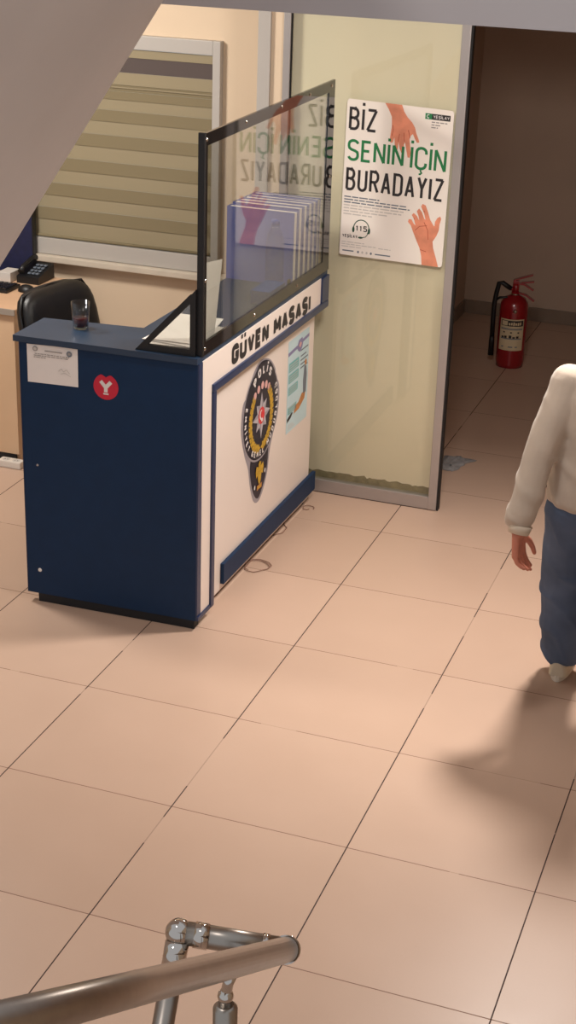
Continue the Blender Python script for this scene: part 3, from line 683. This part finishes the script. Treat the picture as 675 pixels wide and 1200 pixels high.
hc = (.203*PW, .186*PH)
ribbon(b, [(hc[0]+.036*math.cos(math.radians(q)), hc[1]+.038*math.sin(math.radians(q))) for q in range(195, -40, -10)], .0042, hm, 0)
for sx_ in (-1, 1): disc(b, hc[0]+sx_*.037, hc[1]-.008, .0055, .014, hm, 0, 14)
ribbon(b, [(hc[0]+.036, hc[1]-.016), (hc[0]+.022, hc[1]-.036), (hc[0]+.006, hc[1]-.041)], .003, hm, 0); disc(b, hc[0]-.002, hc[1]-.042, .011, .0045, hm, 0, 14)
ptext(b, '115', .148, .262, .166, .204, 1, sw=.0046, wr=.5, gap=.004)
ptext(b, 'YEŞİLAY', .022, .170, .118, .138, 1, sw=.0026, wr=.6, gap=.0025)
b.build('helpline_logo', ['greendark', 'ink'], po)

# ------------------------------------------------------------------ roller blind in the office window
bl = thing('roller_blind', 'olive striped day and night roller blind over the office window', 'blind', (-1.6, 4.476, 0.957))
zs = [1.942, 1.902, 1.828, 1.768, 1.735, 1.694, 1.640, 1.582, 1.515, 1.451, 1.379, 1.315, 1.246, 1.181, 1.116, 1.052, .957]
kinds = [0, 2, 0, 1, 1, 0, 1, 0, 1, 0, 1, 0, 1, 0, 1, 0]
b = MB()
for k in range(len(zs)-1):
    yy = 4.474+(0.004 if k % 2 else 0)
    b.box((-3.1, yy, zs[k+1]), (-0.614, yy+.002, zs[k]), kinds[k])
b.box((-3.1, 4.471, 1.752), (-0.614, 4.473, 1.758), 0)
b.build('fabric', ['blindlight', 'blindmid', 'blinddark'], bl)
b = MB(); b.tube([(-3.1, 4.474, .965), (-0.616, 4.474, .965)], .008, 10); b.build('bottom_bar', 'blindmid', bl)

# ------------------------------------------------------------------ office: divider, desk, things on it, chair
dv = thing('office_divider', 'dark blue fabric divider board standing behind the beige desk', 'divider', (-2.1, 4.43, 0))
boxobj('panel', (-2.8, 4.415, .06), (-1.600, 4.445, 1.55), 'dividerblue', dv, .003)
boxobj('edge_profile', (-1.6, 4.412, .04), (-1.592, 4.448, 1.56), 'black', dv, .002)
boxobj('edge_profile', (-2.808, 4.412, .04), (-2.8, 4.448, 1.56), 'black', dv, .002)
for x in (-1.75, -2.65): boxobj('foot', (x-.03, 4.385, 0), (x+.03, 4.475, .06), 'black', dv, .003)
dk = thing('office_desk', 'beige office desk with a grey edged top beside the window', 'desk', (-1.9, 4.0, 0))
boxobj('desk_top', (-2.7, 3.672, .768), (-1.30, 4.30, .796), 'wood', dk, .002)
boxobj('edge_band', (-2.7, 3.664, .767), (-1.30, 3.6715, .797), 'deskedge', dk, .002)
boxobj('front_panel', (-2.68, 3.684, .045), (-1.315, 3.702, .767), 'deskfront', dk, .001)
boxobj('side_panel', (-1.335, 3.703, .0), (-1.315, 4.29, .767), 'deskfront', dk, .001)
boxobj('side_panel', (-2.68, 3.703, .0), (-2.66, 4.29, .767), 'deskfront', dk, .001)
boxobj('plinth', (-2.66, 3.688, .0), (-1.335, 3.70, .044), 'darkbase', dk)
DZ = .797
ms = MB(); rows = []
for j in range(9):
    th = PI/2*j/8; rows.append([Vector((-1.412+.036*math.cos(th)*math.cos(q)*1.25, 3.995+.036*math.cos(th)*math.sin(q), DZ+.034*math.sin(th))) for q in [2*PI*k/20 for k in range(20)]])
ms.grid(rows, 0, True, True, True, False); tag(ms.build('computer_mouse', 'black'), 'black computer mouse on the beige desk behind the chair', 'mouse')
ph = thing('desk_phone', 'black desk telephone by the foot of the blue divider', 'telephone', (-1.47, 4.2, DZ))
b = MB(); b.prism([(-1.535, 4.12, DZ), (-1.535, 4.29, DZ), (-1.535, 4.29, DZ+.075), (-1.535, 4.12, DZ+.035)], (.125, 0, 0)); b.build('base', 'black', ph)
b = MB(); b.tube([(-1.515, 4.13, DZ+.055), (-1.515, 4.16, DZ+.078), (-1.515, 4.25, DZ+.098), (-1.515, 4.285, DZ+.096)], [.018, .013, .013, .018], 10); b.build('handset', 'black', ph)
b = MB()
for i in range(3):
    for j in range(4): b.box((-1.485+i*.022, 4.145+j*.03, DZ+.045+j*.0073), (-1.469+i*.022, 4.163+j*.03, DZ+.0515+j*.0073), 0, .001)
b.build('keypad', 'slate', ph)
kb = thing('keyboard', 'black keyboard at the left end of the beige desk', 'keyboard', (-1.66, 3.98, DZ))
boxobj('keyboard_body', (-1.90, 3.91, DZ), (-1.475, 4.05, DZ+.016), 'black', kb, .004)
b = MB()
for i in range(16):
    for j in range(5): b.box((-1.89+i*.0255, 3.92+j*.025, DZ+.0162), (-1.869+i*.0255, 3.940+j*.025, DZ+.022), 0, .0015)
b.build('keys', 'blackgloss', kb)
b = MB(); b.box((-1.63, 4.10, DZ), (-1.56, 4.20, DZ+.05), 0, .004); tag(b.build('note_stack', 'palegrey'), 'small stack of white notes at the left end of the desk', 'paper')
# power strip
ps = thing('power_strip', 'white two socket power strip on the floor under the beige desk', 'power strip', (-1.32, 3.63, 0))
boxobj('strip_body', (-1.39, 3.602, 0), (-1.265, 3.655, .036), 'socket', ps, .006)
for x in (-1.355, -1.30):
    b = MB(); b.lathe([(.0, .0362), (.016, .0364), (.019, .0372), (.0195, .036)], c=(x, 3.628, 0), n=20)
    so = b.build('socket', 'palegrey', ps)
    b = MB()
    for dx in (-.007, .007): b.lathe([(0, .0372), (.0028, .0372), (.003, .0364)], c=(x+dx, 3.628, 0), n=10)
    b.build('socket_holes', 'black', so)
# office chair (faces +x, local frame: x forward)
oc = thing('office_chair', 'black padded leather office chair behind the counter', 'chair', (-0.60, 3.22, 0), math.radians(-13))
for k in range(5):
    a = 2*PI*k/5+.3; d = Vector((math.cos(a), math.sin(a), 0))
    b = MB(); b.tube([d*.03+Vector((0, 0, .10)), d*.16+Vector((0, 0, .085)), d*.29+Vector((0, 0, .065))], [.03, .024, .018], 10); lg = b.build('leg', 'black', oc, True)
    b = MB(); cx = d*.29; t = Vector((-d.y, d.x, 0))
    for s in (-1, 1):
        c = cx+t*.014*s+Vector((0, 0, .025))
        b.tube([c-t*.009, c+t*.009], .025, 16)
    b.build('caster', 'black', lg, True)
b = MB(); b.tube([(0, 0, .08), (0, 0, .26)], .03, 16); b.tube([(0, 0, .26), (0, 0, .44)], .016, 16); b.build('gas_lift', 'black', oc, True)
def pad(a, bb, bev, bend=None):
    bm = bmesh.new(); bmesh.ops.create_cube(bm, size=1)
    bmesh.ops.subdivide_edges(bm, edges=bm.edges[:], cuts=7, use_grid_fill=True)
    A, B = Vector(a), Vector(bb); c = (A+B)/2; h = (B-A)/2
    for v in bm.verts:
        q = Vector((v.co.x*2, v.co.y*2, v.co.z*2)); e = 5.0
        ln = (abs(q.x)**e+abs(q.y)**e+abs(q.z)**e)**(1/e); mx = max(abs(q.x), abs(q.y), abs(q.z)); q = q*(mx/ln)
        p = Vector((c.x+q.x*h.x, c.y+q.y*h.y, c.z+q.z*h.z)); v.co = bend(p) if bend else p
    return bm
b = MB(); bm = pad((-.24, -.245, .44), (.26, .245, .54), .04); b.add_bm(bm, smooth=True); b.build('seat', 'leather', oc, True)
def backbend(p):
    z = p.z-.5
    return Vector((p.x-.20-.14*z-.10*z*z+.25*p.y*p.y, p.y, p.z))
b = MB(); bm = pad((-.055, -.235, .52), (.05, .235, 1.062), .05, backbend); b.add_bm(bm, smooth=True); bk = b.build('backrest', 'leather', oc, True)
b = MB(); path = [backbend(Vector((-.003+.0, s, z))) for s, z in ((-.238, .56), (-.238, .8), (-.237, .99), (-.20, 1.046), (0, 1.064), (.20, 1.046), (.237, .99), (.238, .8), (.238, .56))]
b.tube(path, .006, 8); b.build('seam', 'leather', bk, True)
for s in (-1, 1):
    b = MB(); b.tube([(-.12, s*.26, .47), (-.14, s*.285, .56), (-.10, s*.285, .70), (.12, s*.285, .71)], [.014, .016, .018, .018], 10); ar = b.build('armrest', 'black', oc, True)
    b = MB(); bm = pad((-.13, s*.285-.035, .705), (.17, s*.285+.035, .745), .01); b.add_bm(bm, smooth=True); b.build('arm_pad', 'leather', ar, True)
b = MB(); b.tube([(-.05, 0, .43), (-.20, 0, .45), (-.27, 0, .56), (-.285, 0, .74)], .022, 10); b.build('back_bracket', 'black', oc, True)

# ------------------------------------------------------------------ fire extinguisher
fe = thing('fire_extinguisher', 'red fire extinguisher with black hose standing in the dim corridor', 'fire extinguisher', (0.603, 6.35, 0), math.radians(8))
b = MB(); b.lathe([(0, .018), (.070, .018), (.078, 0), (.082, .0), (.083, .020), (.0865, .035), (.0865, .36), (.082, .395), (.062, .425), (.030, .440), (.024, .445), (.024, .462), (0, .462)], n=40); b.build('cylinder', 'extred', fe, True)
b = MB(); rows = []
for j in range(2):
    rows.append([Vector((.0875*math.sin(a), -.0875*math.cos(a), .115+.195*j)) for a in [math.radians(-52+104*k/24) for k in range(25)]])
b.grid(rows, 0); lb = b.build('label', 'label', fe, True)
def lm(d): return lambda u, v: Vector(((.0875+d)*math.sin(math.radians(-52+104*u)), -(.0875+d)*math.cos(math.radians(-52+104*u)), .115+.195*v))
b = MB()
def crect(u0, v0, u1, v1, mi, d=.0006):
    n = 8; rws = [[lm(d)(u0+(u1-u0)*k/n, v) for k in range(n+1)] for v in (v0, v1)]; b.grid(rws, mi)
crect(.06, .78, .96, .96, 0); crect(.10, .80, .34, .94, 1, .001)
for k in range(6): crect(.38+k*.085, .81+.01*(k % 2), .44+k*.085, .89+.012*(k % 3), 1, .001)
crect(.06, .665, .94, .69, 2); crect(.06, .70, .94, .715, 2)
for u in (.18, .46, .74): crect(u, .56, u+.07, .60, 0)
for k, u in enumerate((.12, .24, .42, .56, .70)): crect(u, .40, u+.10, .45+.02*(k % 3), 0); 
crect(.08, .365, .92, .395, 2)
for u in (.14, .42, .50, .68): crect(u, .10, u+.09, .135, 2)
b.build('label_print', ['ink', 'label', 'slate'], lb, True)
b = MB(); b.tube([(0, 0, .452), (0, 0, .515)], .020, 16); b.box((-.018, -.014, .49), (.018, .014, .53), 0, .003); b.tube([(-.01, 0, .475), (-.035, 0, .478)], .012, 12)
b.build('valve', 'extred', fe, True)
b = MB(); b.lathe([(0, .441), (.027, .441), (.027, .452), (0, .452)], n=20); b.build('collar', 'chrome', fe, True)
def lever(path, wd):
    k = MB(); P = [Vector(p) for p in path]
    for i in range(len(P)-1):
        a, c = P[i], P[i+1]; t = (c-a).normalized(); n = Vector((-t.z, 0, t.x))*.0045
        k.prism([a+n+Vector((0, -wd, 0)), c+n+Vector((0, -wd, 0)), c-n+Vector((0, -wd, 0)), a-n+Vector((0, -wd, 0))], (0, 2*wd, 0))
    return k
lever([(-.015, 0, .53), (.03, 0, .548), (.095, 0, .572)], .014).build('squeeze_lever', 'extred', fe, True)
lever([(.01, 0, .512), (.05, 0, .510), (.105, 0, .478)], .014).build('carry_handle', 'extred', fe, True)
lever([(.03, 0, .518), (.105, 0, .530)], .010).build('trigger_guard', 'extred', fe, True)
lever([(.022, 0, .455), (.065, 0, .445), (.115, 0, .412)], .013).build('side_lever', 'extred', fe, True)
b = MB(); b.tube([(-.030, 0, .478)] + [(-.03-.075*math.sin(math.radians(q))-.006, -.01, .478+.035*math.sin(math.radians(q*2))-.0+.0*q) for q in (15, 35, 60)] + [(-.112, -.015, .45), (-.120, -.018, .38), (-.119, -.02, .28), (-.117, -.02, .17)], .0145, 12)
b.tube([(-.117, -.02, .18), (-.117, -.02, .15), (-.116, -.02, .06)], [.0148, .0165, .018], 12); hs = b.build('hose', 'black', fe, True)
b = MB(); b.tube([(-.02, -.02, .405), (-.05, -.03, .43), (-.09, -.03, .425), (-.115, -.02, .40)], .007, 8); b.build('hose_strap', 'black', hs, True)
b = MB(); b.lathe([(0, .006), (.010, .006), (.012, 0)], n=16, xf=lambda q: Vector((q.x+.012, -.0865-q.z, .36+q.y))); b.build('gauge', 'chrome', fe, True)

# ------------------------------------------------------------------ small things on the floor
def loop_path(cx, cy, r, n=26, turns=1.7, jit=.01):
    return [(cx+(r-.012*k/n+jit*math.sin(k*1.3))*math.cos(2*PI*turns*k/n), cy+(r*1.25-.02*k/n)*math.sin(2*PI*turns*k/n), .0035+.001*(k % 3)) for k in range(n+1)]
b = MB(); b.tube(loop_path(.205, 3.02, .058), .0019, 6); tag(b.build('loose_cable', 'cable'), 'thin brown cable coiled on the tiles by the near end of the kick plate', 'cable', 'cables under the counter front')
b = MB(); b.tube(loop_path(.20, 3.72, .03, 14, .9, .004), .0019, 6); tag(b.build('loose_cable', 'cable'), 'short cable end peeping from under the far end of the kick plate', 'cable', 'cables under the counter front')
b = MB(); b.tube([(.16, 3.36, .0035), (.19, 3.40, .0035), (.19, 3.46, .0035), (.16, 3.50, .0035)], .0019, 6); tag(b.build('loose_cable', 'cable'), 'bit of cable peeping from under the middle of the kick plate', 'cable', 'cables under the counter front')
b = MB(); n_ = 14; rows = []
for j in range(n_+1):
    row = []
    for i in range(n_+1):
        u, v = i/n_, j/n_; q = Vector((u*4, v*4, 1.7))
        e = min(u, 1-u, v, 1-v)
        row.append((.625+.165*u*(.55+.45*v)+.02*noise.noise(q*1.1), 4.47+.20*v+.02*noise.noise(q+Vector((5, 0, 0))), .002+(.5*max(0, noise.noise(q))+.4*(noise.noise(q*2.3)+.6))*.045*min(1, e*6)))
    rows.append(row)
b.grid(rows); tag(b.build('floor_rag', 'cloth'), 'crumpled grey rag on the corridor floor behind the glass partition edge', 'cloth')
b = MB(); b.ball((1.205, -.06, .002), .006, 0, 6, (1, 1.3, .4)); tag(b.build('dirt_speck', 'darkbase'), 'tiny dark speck of dirt on the tiles beside the handrail end', 'dirt')

# ------------------------------------------------------------------ steel handrail
hr = thing('stair_handrail', 'brushed steel stair handrail turning back on itself in the foreground', 'handrail', (1.5, -0.9, 0))
R1 = .0215
Ea, Eb = Vector((1.658, -.752, 1.205)), Vector((1.484, -.80, 1.225))
La = Vector((1.6887, -1.7141, 1.8487)); dA = (La-Ea).normalized()
b = MB(); b.tube([Ea-dA*.004, Ea+dA*1.6], R1, 24); b.build('top_rail', 'steel', hr)
b = MB(); b.tube([Ea-dA*.018, Ea-dA*.012, Ea-dA*.004, Ea+dA*.006], [.012, .0225, .0240, .0240], 24); b.build('end_collar', 'chrome', hr)
cd = (Eb-Ea).normalized()
b = MB(); b.tube([Ea+cd*.012, Eb], .0200, 20); b.build('cross_rail', 'steel', hr)
b = MB(); b.tube([Eb-cd*.050, Eb-cd*.026], .0222, 20); b.build('cross_collar', 'chrome', hr)
b = MB(); b.tube([Ea+cd*.030, Ea+cd*.042], .0215, 20); b.build('cross_collar', 'chrome', hr)
b = MB(); b.ball(Eb, .0235, 0, 12); b.build('elbow_ball', 'chrome', hr)
Lb = Eb+Vector((0.02, -.50, -.95)).normalized()*.9
db = (Lb-Eb).normalized()
b = MB(); b.tube([Eb+db*.015, Eb+db*.06], .0205, 20); b.build('lower_collar', 'chrome', hr)
b = MB(); b.tube([Eb+db*.06, Eb+db*1.05], .0185, 20); b.build('lower_rail', 'steel', hr)
pin = Ea+dA*.345
b = MB(); b.tube([pin+Vector((0, 0, -.016)), pin+Vector((-.004, .004, -.040)), pin+Vector((-.006, .0, -.058)), pin+Vector((-.006, 0, -.078))], [.012, .0085, .0085, .010], 12); b.ball(pin+Vector((-.006, .0, -.060)), .0125, 0, 8); b.build('saddle_pin', 'chrome', hr)
pb = pin+Vector((-.006, 0, -.076))
b = MB(); b.tube([pb, pb+Vector((0, 0, -.006)), Vector((pb.x, pb.y, .012))], [.012, .0185, .0185], 18); b.lathe([(.045, 0), (.045, .008), (.02, .014), (.018, .02)], c=(pb.x, pb.y, 0), n=20); b.build('baluster', 'steel', hr)

# ------------------------------------------------------------------ the person
def cap(mb, a, c, r1, r2, n=16):
    a, c = Vector(a), Vector(c); t = (c-a).normalized(); path = []; rad = []
    for k in range(5):
        q = PI/2*(1-k/4); path.append(a-t*r1*math.sin(q)); rad.append(max(r1*math.cos(q), .0005))
    for k in range(1, 5): path.append(a.lerp(c, k/4)); rad.append(r1+(r2-r1)*k/4)
    for k in range(1, 5):
        q = PI/2*k/4; path.append(c+t*r2*math.sin(q)); rad.append(max(r2*math.cos(q), .0005))
    mb.tube(path, rad, n)
def chain(mb, pts, rad):
    for i in range(len(pts)-1): cap(mb, pts[i], pts[i+1], rad[i], rad[i+1])
def ell(mb, c, r): mb.ball(c, 1.0, 0, 12, r)
def loft(mb, secs, n=28):
    """secs: (centre, rx, ry)"""
    mb.grid([[Vector((c[0]+rx*math.cos(q), c[1]+ry*math.sin(q), c[2])) for q in [2*PI*k/n for k in range(n)]] for c, rx, ry in secs], 0, True, True, True, True)
def fuse(name, mb, m, parent, voxel, smooth=6, folds=None):
    """weld overlapping limbs into one continuous surface"""
    o = mb.build(name, m, None)
    md = o.modifiers.new('r', 'REMESH'); md.mode = 'VOXEL'; md.voxel_size = voxel; md.use_smooth_shade = True
    ms_ = o.modifiers.new('s', 'SMOOTH'); ms_.factor = .5; ms_.iterations = smooth
    dg = bpy.context.evaluated_depsgraph_get(); dg.update()
    me = bpy.data.meshes.new_from_object(o.evaluated_get(dg)); old = o.data; o.modifiers.clear(); o.data = me; bpy.data.meshes.remove(old)
    if folds:
        me.calc_loop_triangles(); ns = [v.normal.copy() for v in me.vertices]
        for v, nn in zip(me.vertices, ns): v.co = v.co + nn*folds(v.co)
    me.transform(Matrix.Translation(-parent.location)); me.polygons.foreach_set('use_smooth', [True]*len(me.polygons)); me.update()
    o.parent = parent
    return o
PX, PY = 1.715, 2.37
per = thing('person', 'person in a cream sweatshirt and blue jeans walking away along the corridor side', 'person', (PX, PY+.05, 0))
SHL, ELL_, WRL = Vector((PX-.150, PY, 1.232)), Vector((1.503, PY-.10, .975)), Vector((1.474, PY-.185, .735))
SHR, ELR, WRR = Vector((PX+.150, PY, 1.215)), Vector((PX+.235, PY+.03, .97)), Vector((PX+.22, PY+.20, .80))
HPL, KNL, ANL = Vector((1.625, PY, .80)), Vector((1.607, PY+.13, .43)), Vector((1.616, PY+.225, .085))
HPR, KNR, ANR = Vector((PX+.09, PY, .80)), Vector((PX+.105, PY-.02, .43)), Vector((PX+.11, PY-.17, .10))
HD = Vector((PX+.005, PY+.03, 1.44))
bd = MB()
loft(bd, [((PX, PY, .74), .10, .07), ((PX, PY, .80), .155, .10), ((PX, PY, .88), .150, .095), ((PX, PY, .98), .115, .080), ((PX, PY, 1.10), .130, .088), ((PX, PY, 1.19), .145, .085), ((PX, PY, 1.24), .11, .065), ((PX, PY+.005, 1.275), .055, .05)])
chain(bd, [(PX, PY, 1.25), (PX+.002, PY+.012, 1.36)], [.050, .046])
for a, e, w_ in ((SHL, ELL_, WRL), (SHR, ELR, WRR)): chain(bd, [a, e, w_], [.046, .036, .025])
for h_, k_, a_, fw_ in ((HPL, KNL, ANL, 0), (HPR, KNR, ANR, 1)):
    chain(bd, [h_, k_, a_], [.078, .050, .034])
    toe = a_+Vector((0, .15, -.055 if not fw_ else -.07)); heel = a_+Vector((0, -.035, -.05 if not fw_ else -.02))
    chain(bd, [heel, a_+Vector((0, .02, -.03)), toe], [.026, .034, .020])
# head with face turned to +y
ell(bd, HD+Vector((0, -.008, .02)), (.074, .092, .092)); ell(bd, HD+Vector((0, .03, -.05)), (.056, .058, .062))
ell(bd, HD+Vector((0, .068, -.088)), (.022, .020, .018))
chain(bd, [HD+Vector((0, .083, .012)), HD+Vector((0, .100, -.022))], [.008, .013])
for s in (-1, 1):
    ell(bd, HD+Vector((s*.076, -.004, -.008)), (.010, .018, .030)); ell(bd, HD+Vector((s*.034, .066, -.03)), (.022, .02, .02)); ell(bd, HD+Vector((s*.030, .076, .030)), (.024, .010, .007))
ell(bd, HD+Vector((0, .083, -.052)), (.022, .008, .006)); ell(bd, HD+Vector((0, .082, -.062)), (.019, .008, .006))
def hand(mb, wr, ax, side, fwd, L=.165):
    """palm, four unequal bent fingers and a thumb off the side; ax down the hand, fwd towards the thumb, side out of the palm"""
    ax, fwd, side = ax.normalized(), fwd.normalized(), side.normalized()
    for k in range(4):
        o = (k-1.5)*.0185
        cap(mb, wr+ax*.008+fwd*o*.6, wr+ax*.082+fwd*o, .0155, .0125)
    for k, ln in enumerate((.058, .070, .077, .068)):     # little, ring, middle, index
        o = (k-1.5)*.0212; p0 = wr+ax*.078+fwd*o; cl = .30+.10*(3-k)
        p1 = p0+(ax+side*cl*.6+fwd*(k-1.5)*.09).normalized()*ln*.46; p2 = p1+(ax+side*cl*1.5).normalized()*ln*.32; p3 = p2+(ax+side*cl*2.4).normalized()*ln*.24
        chain(mb, [p0, p1, p2, p3], [.0088, .0080, .0073, .0062])
    p0 = wr+ax*.022+fwd*.022+side*.006; p1 = p0+(ax*.75+fwd*.62+side*.25).normalized()*.040; p2 = p1+(ax+fwd*.28+side*.3).normalized()*.032; p3 = p2+(ax+side*.25).normalized()*.022
    chain(mb, [p0, p1, p2, p3], [.014, .0115, .0095, .0075])
hand(bd, WRL, Vector((.10, .02, -1)), Vector((.75, .1, .1)), Vector((.25, .95, .05)))
hand(bd, WRR, Vector((-.05, .35, -1)), Vector((-.9, 0, 0)), Vector((0, .95, .35)))
bo = fuse('body', bd, 'skin', per, .0030, 2)
for s in (-1, 1):
    b = MB(); b.ball(HD+Vector((s*.030, .071, .014)), .0105, 0, 8); ey = b.build('eye', 'eye', per)
    b = MB(); b.ball(HD+Vector((s*.030, .0785, .014)), .0048, 0, 8); b.build('iris', 'hair', ey)
b = MB(); b.ball(HD+Vector((0, .0865, -.057)), 1, 0, 8, (.019, .005, .0075)); b.build('lips', 'lip', per)
# hair: skull cap and a shoulder length fall at the back
hm_ = MB(); ell(hm_, HD+Vector((0, -.022, .030)), (.083, .094, .096)); loft(hm_, [((HD.x, HD.y-.055, HD.z-.17), .055, .018), ((HD.x, HD.y-.06, HD.z-.10), .075, .032), ((HD.x, HD.y-.05, HD.z-.02), .083, .05), ((HD.x, HD.y-.03, HD.z+.05), .082, .07)])
fuse('hair', hm_, 'hair', per, .006, 4, lambda c: .004*noise.noise(Vector((c.x*70, c.y*70, c.z*6))))
# sweatshirt
sw = MB()
loft(sw, [((PX, PY, .80), .182, .120), ((PX, PY, .82), .190, .130), ((PX, PY, .88), .188, .130), ((PX, PY, 1.0), .176, .120), ((PX, PY, 1.12), .172, .116), ((PX, PY, 1.20), .168, .108), ((PX, PY, 1.255), .140, .090), ((PX, PY+.003, 1.285), .080, .066), ((PX, PY+.006, 1.295), .062, .056)])
chain(sw, [SHL, ELL_, ELL_.lerp(WRL, .75)+Vector((-.005, -.005, 0))], [.072, .058, .056]); chain(sw, [SHR, ELR, ELR.lerp(WRR, .8)], [.074, .066, .060])
cap(sw, ELL_.lerp(WRL, .80)+Vector((-.016, 0, -.006)), ELL_.lerp(WRL, .92), .050, .040); cap(sw, ELR.lerp(WRR, .8), WRR, .050, .034)
def sfold(c):
    q = Vector((c.x*9, c.y*9, c.z*5)); f = noise.noise(q)*.007
    f += .005*max(0, math.sin(c.z*40+c.x*36+noise.noise(q*.7)*4))**2*(1 if c.z < 1.0 else .3)
    return f+.0015*noise.noise(q*3)-.003
fuse('sweatshirt', sw, 'sweat', per, .007, 5, sfold)
for a_, e_ in ((ELL_.lerp(WRL, .90), WRL+Vector((0, 0, -.006))), (ELR.lerp(WRR, .96), WRR+Vector((0, .02, -.02)))):
    b = MB(); b.tube([a_, a_.lerp(e_, .5), e_], [.043, .040, .036], 20); b.build('cuff', 'rib', per)
# jeans
jn = MB()
loft(jn, [((PX, PY, .72), .13, .095), ((PX, PY, .78), .172, .112), ((PX, PY, .84), .168, .110), ((PX, PY, .90), .150, .10)])
for h_, k_, a_ in ((HPL, KNL, ANL), (HPR, KNR, ANR)):
    t = (a_-k_).normalized(); chain(jn, [h_+Vector((0, 0, -.02)), k_, k_.lerp(a_, .90)], [.098, .086, .080])
def jfold(c):
    q = Vector((c.x*8, c.y*8, c.z*4)); f = noise.noise(q)*.006
    f += .007*max(0, math.sin(c.z*38+c.x*40+noise.noise(q)*4))**3*(1.0 if c.z < .3 or .38 < c.z < .5 else .4)
    return f+.002*noise.noise(q*3)
fuse('jeans', jn, 'jeans', per, .007, 4, jfold)
# shoes
for a_, fl in ((ANL, True), (ANR, False)):
    s_ = MB(); tilt = 0 if fl else .30
    base = Vector((a_.x, a_.y, 0)); 
    def rt(p, base=base, tilt=tilt):
        y, z = p.y, p.z
        py = .13; y2 = py+(y-py)*math.cos(tilt)-(-z)*math.sin(tilt)*0 ; z2 = z+(py-y)*math.sin(tilt)*(1 if y < py else 0)
        return base+Vector((p.x, y2, max(z2, 0.001)))
    rows = []
    for k in range(17):
        v = k/16; y = -.078+.258*v; wdt = .036+.010*math.sin(v*PI)-.004*(1-v); hgt = (.085 if v < .35 else .085-.048*min(1, (v-.35)/.4))
        if v < .04: wdt *= .72; hgt *= .92
        if v > .94: wdt *= .6; hgt *= .7
        rows.append([rt(Vector((wdt*math.cos(q), y, .022+max(0, math.sin(q))*(hgt-.022)))) for q in [PI*j/14 for j in range(15)]])
    s_.grid(rows, 0, False, True, True, True); so_ = s_.build('shoe', 'shoe', per)
    k = MB(); out = []
    for i in range(28):
        q = 2*PI*i/28; out.append(Vector(((.043+.004*math.sin(q))*math.cos(q)*(1 if abs(math.cos(q)) < .9 else 1), .052+.134*math.sin(q), 0)))
    lo_ = [rt(p+Vector((0, 0, .001))) for p in out]; hi_ = [rt(p+Vector((0, 0, .026))) for p in out]
    k.grid([lo_, hi_], 0, True, False, True, True); k.build('sole', 'sole', so_)
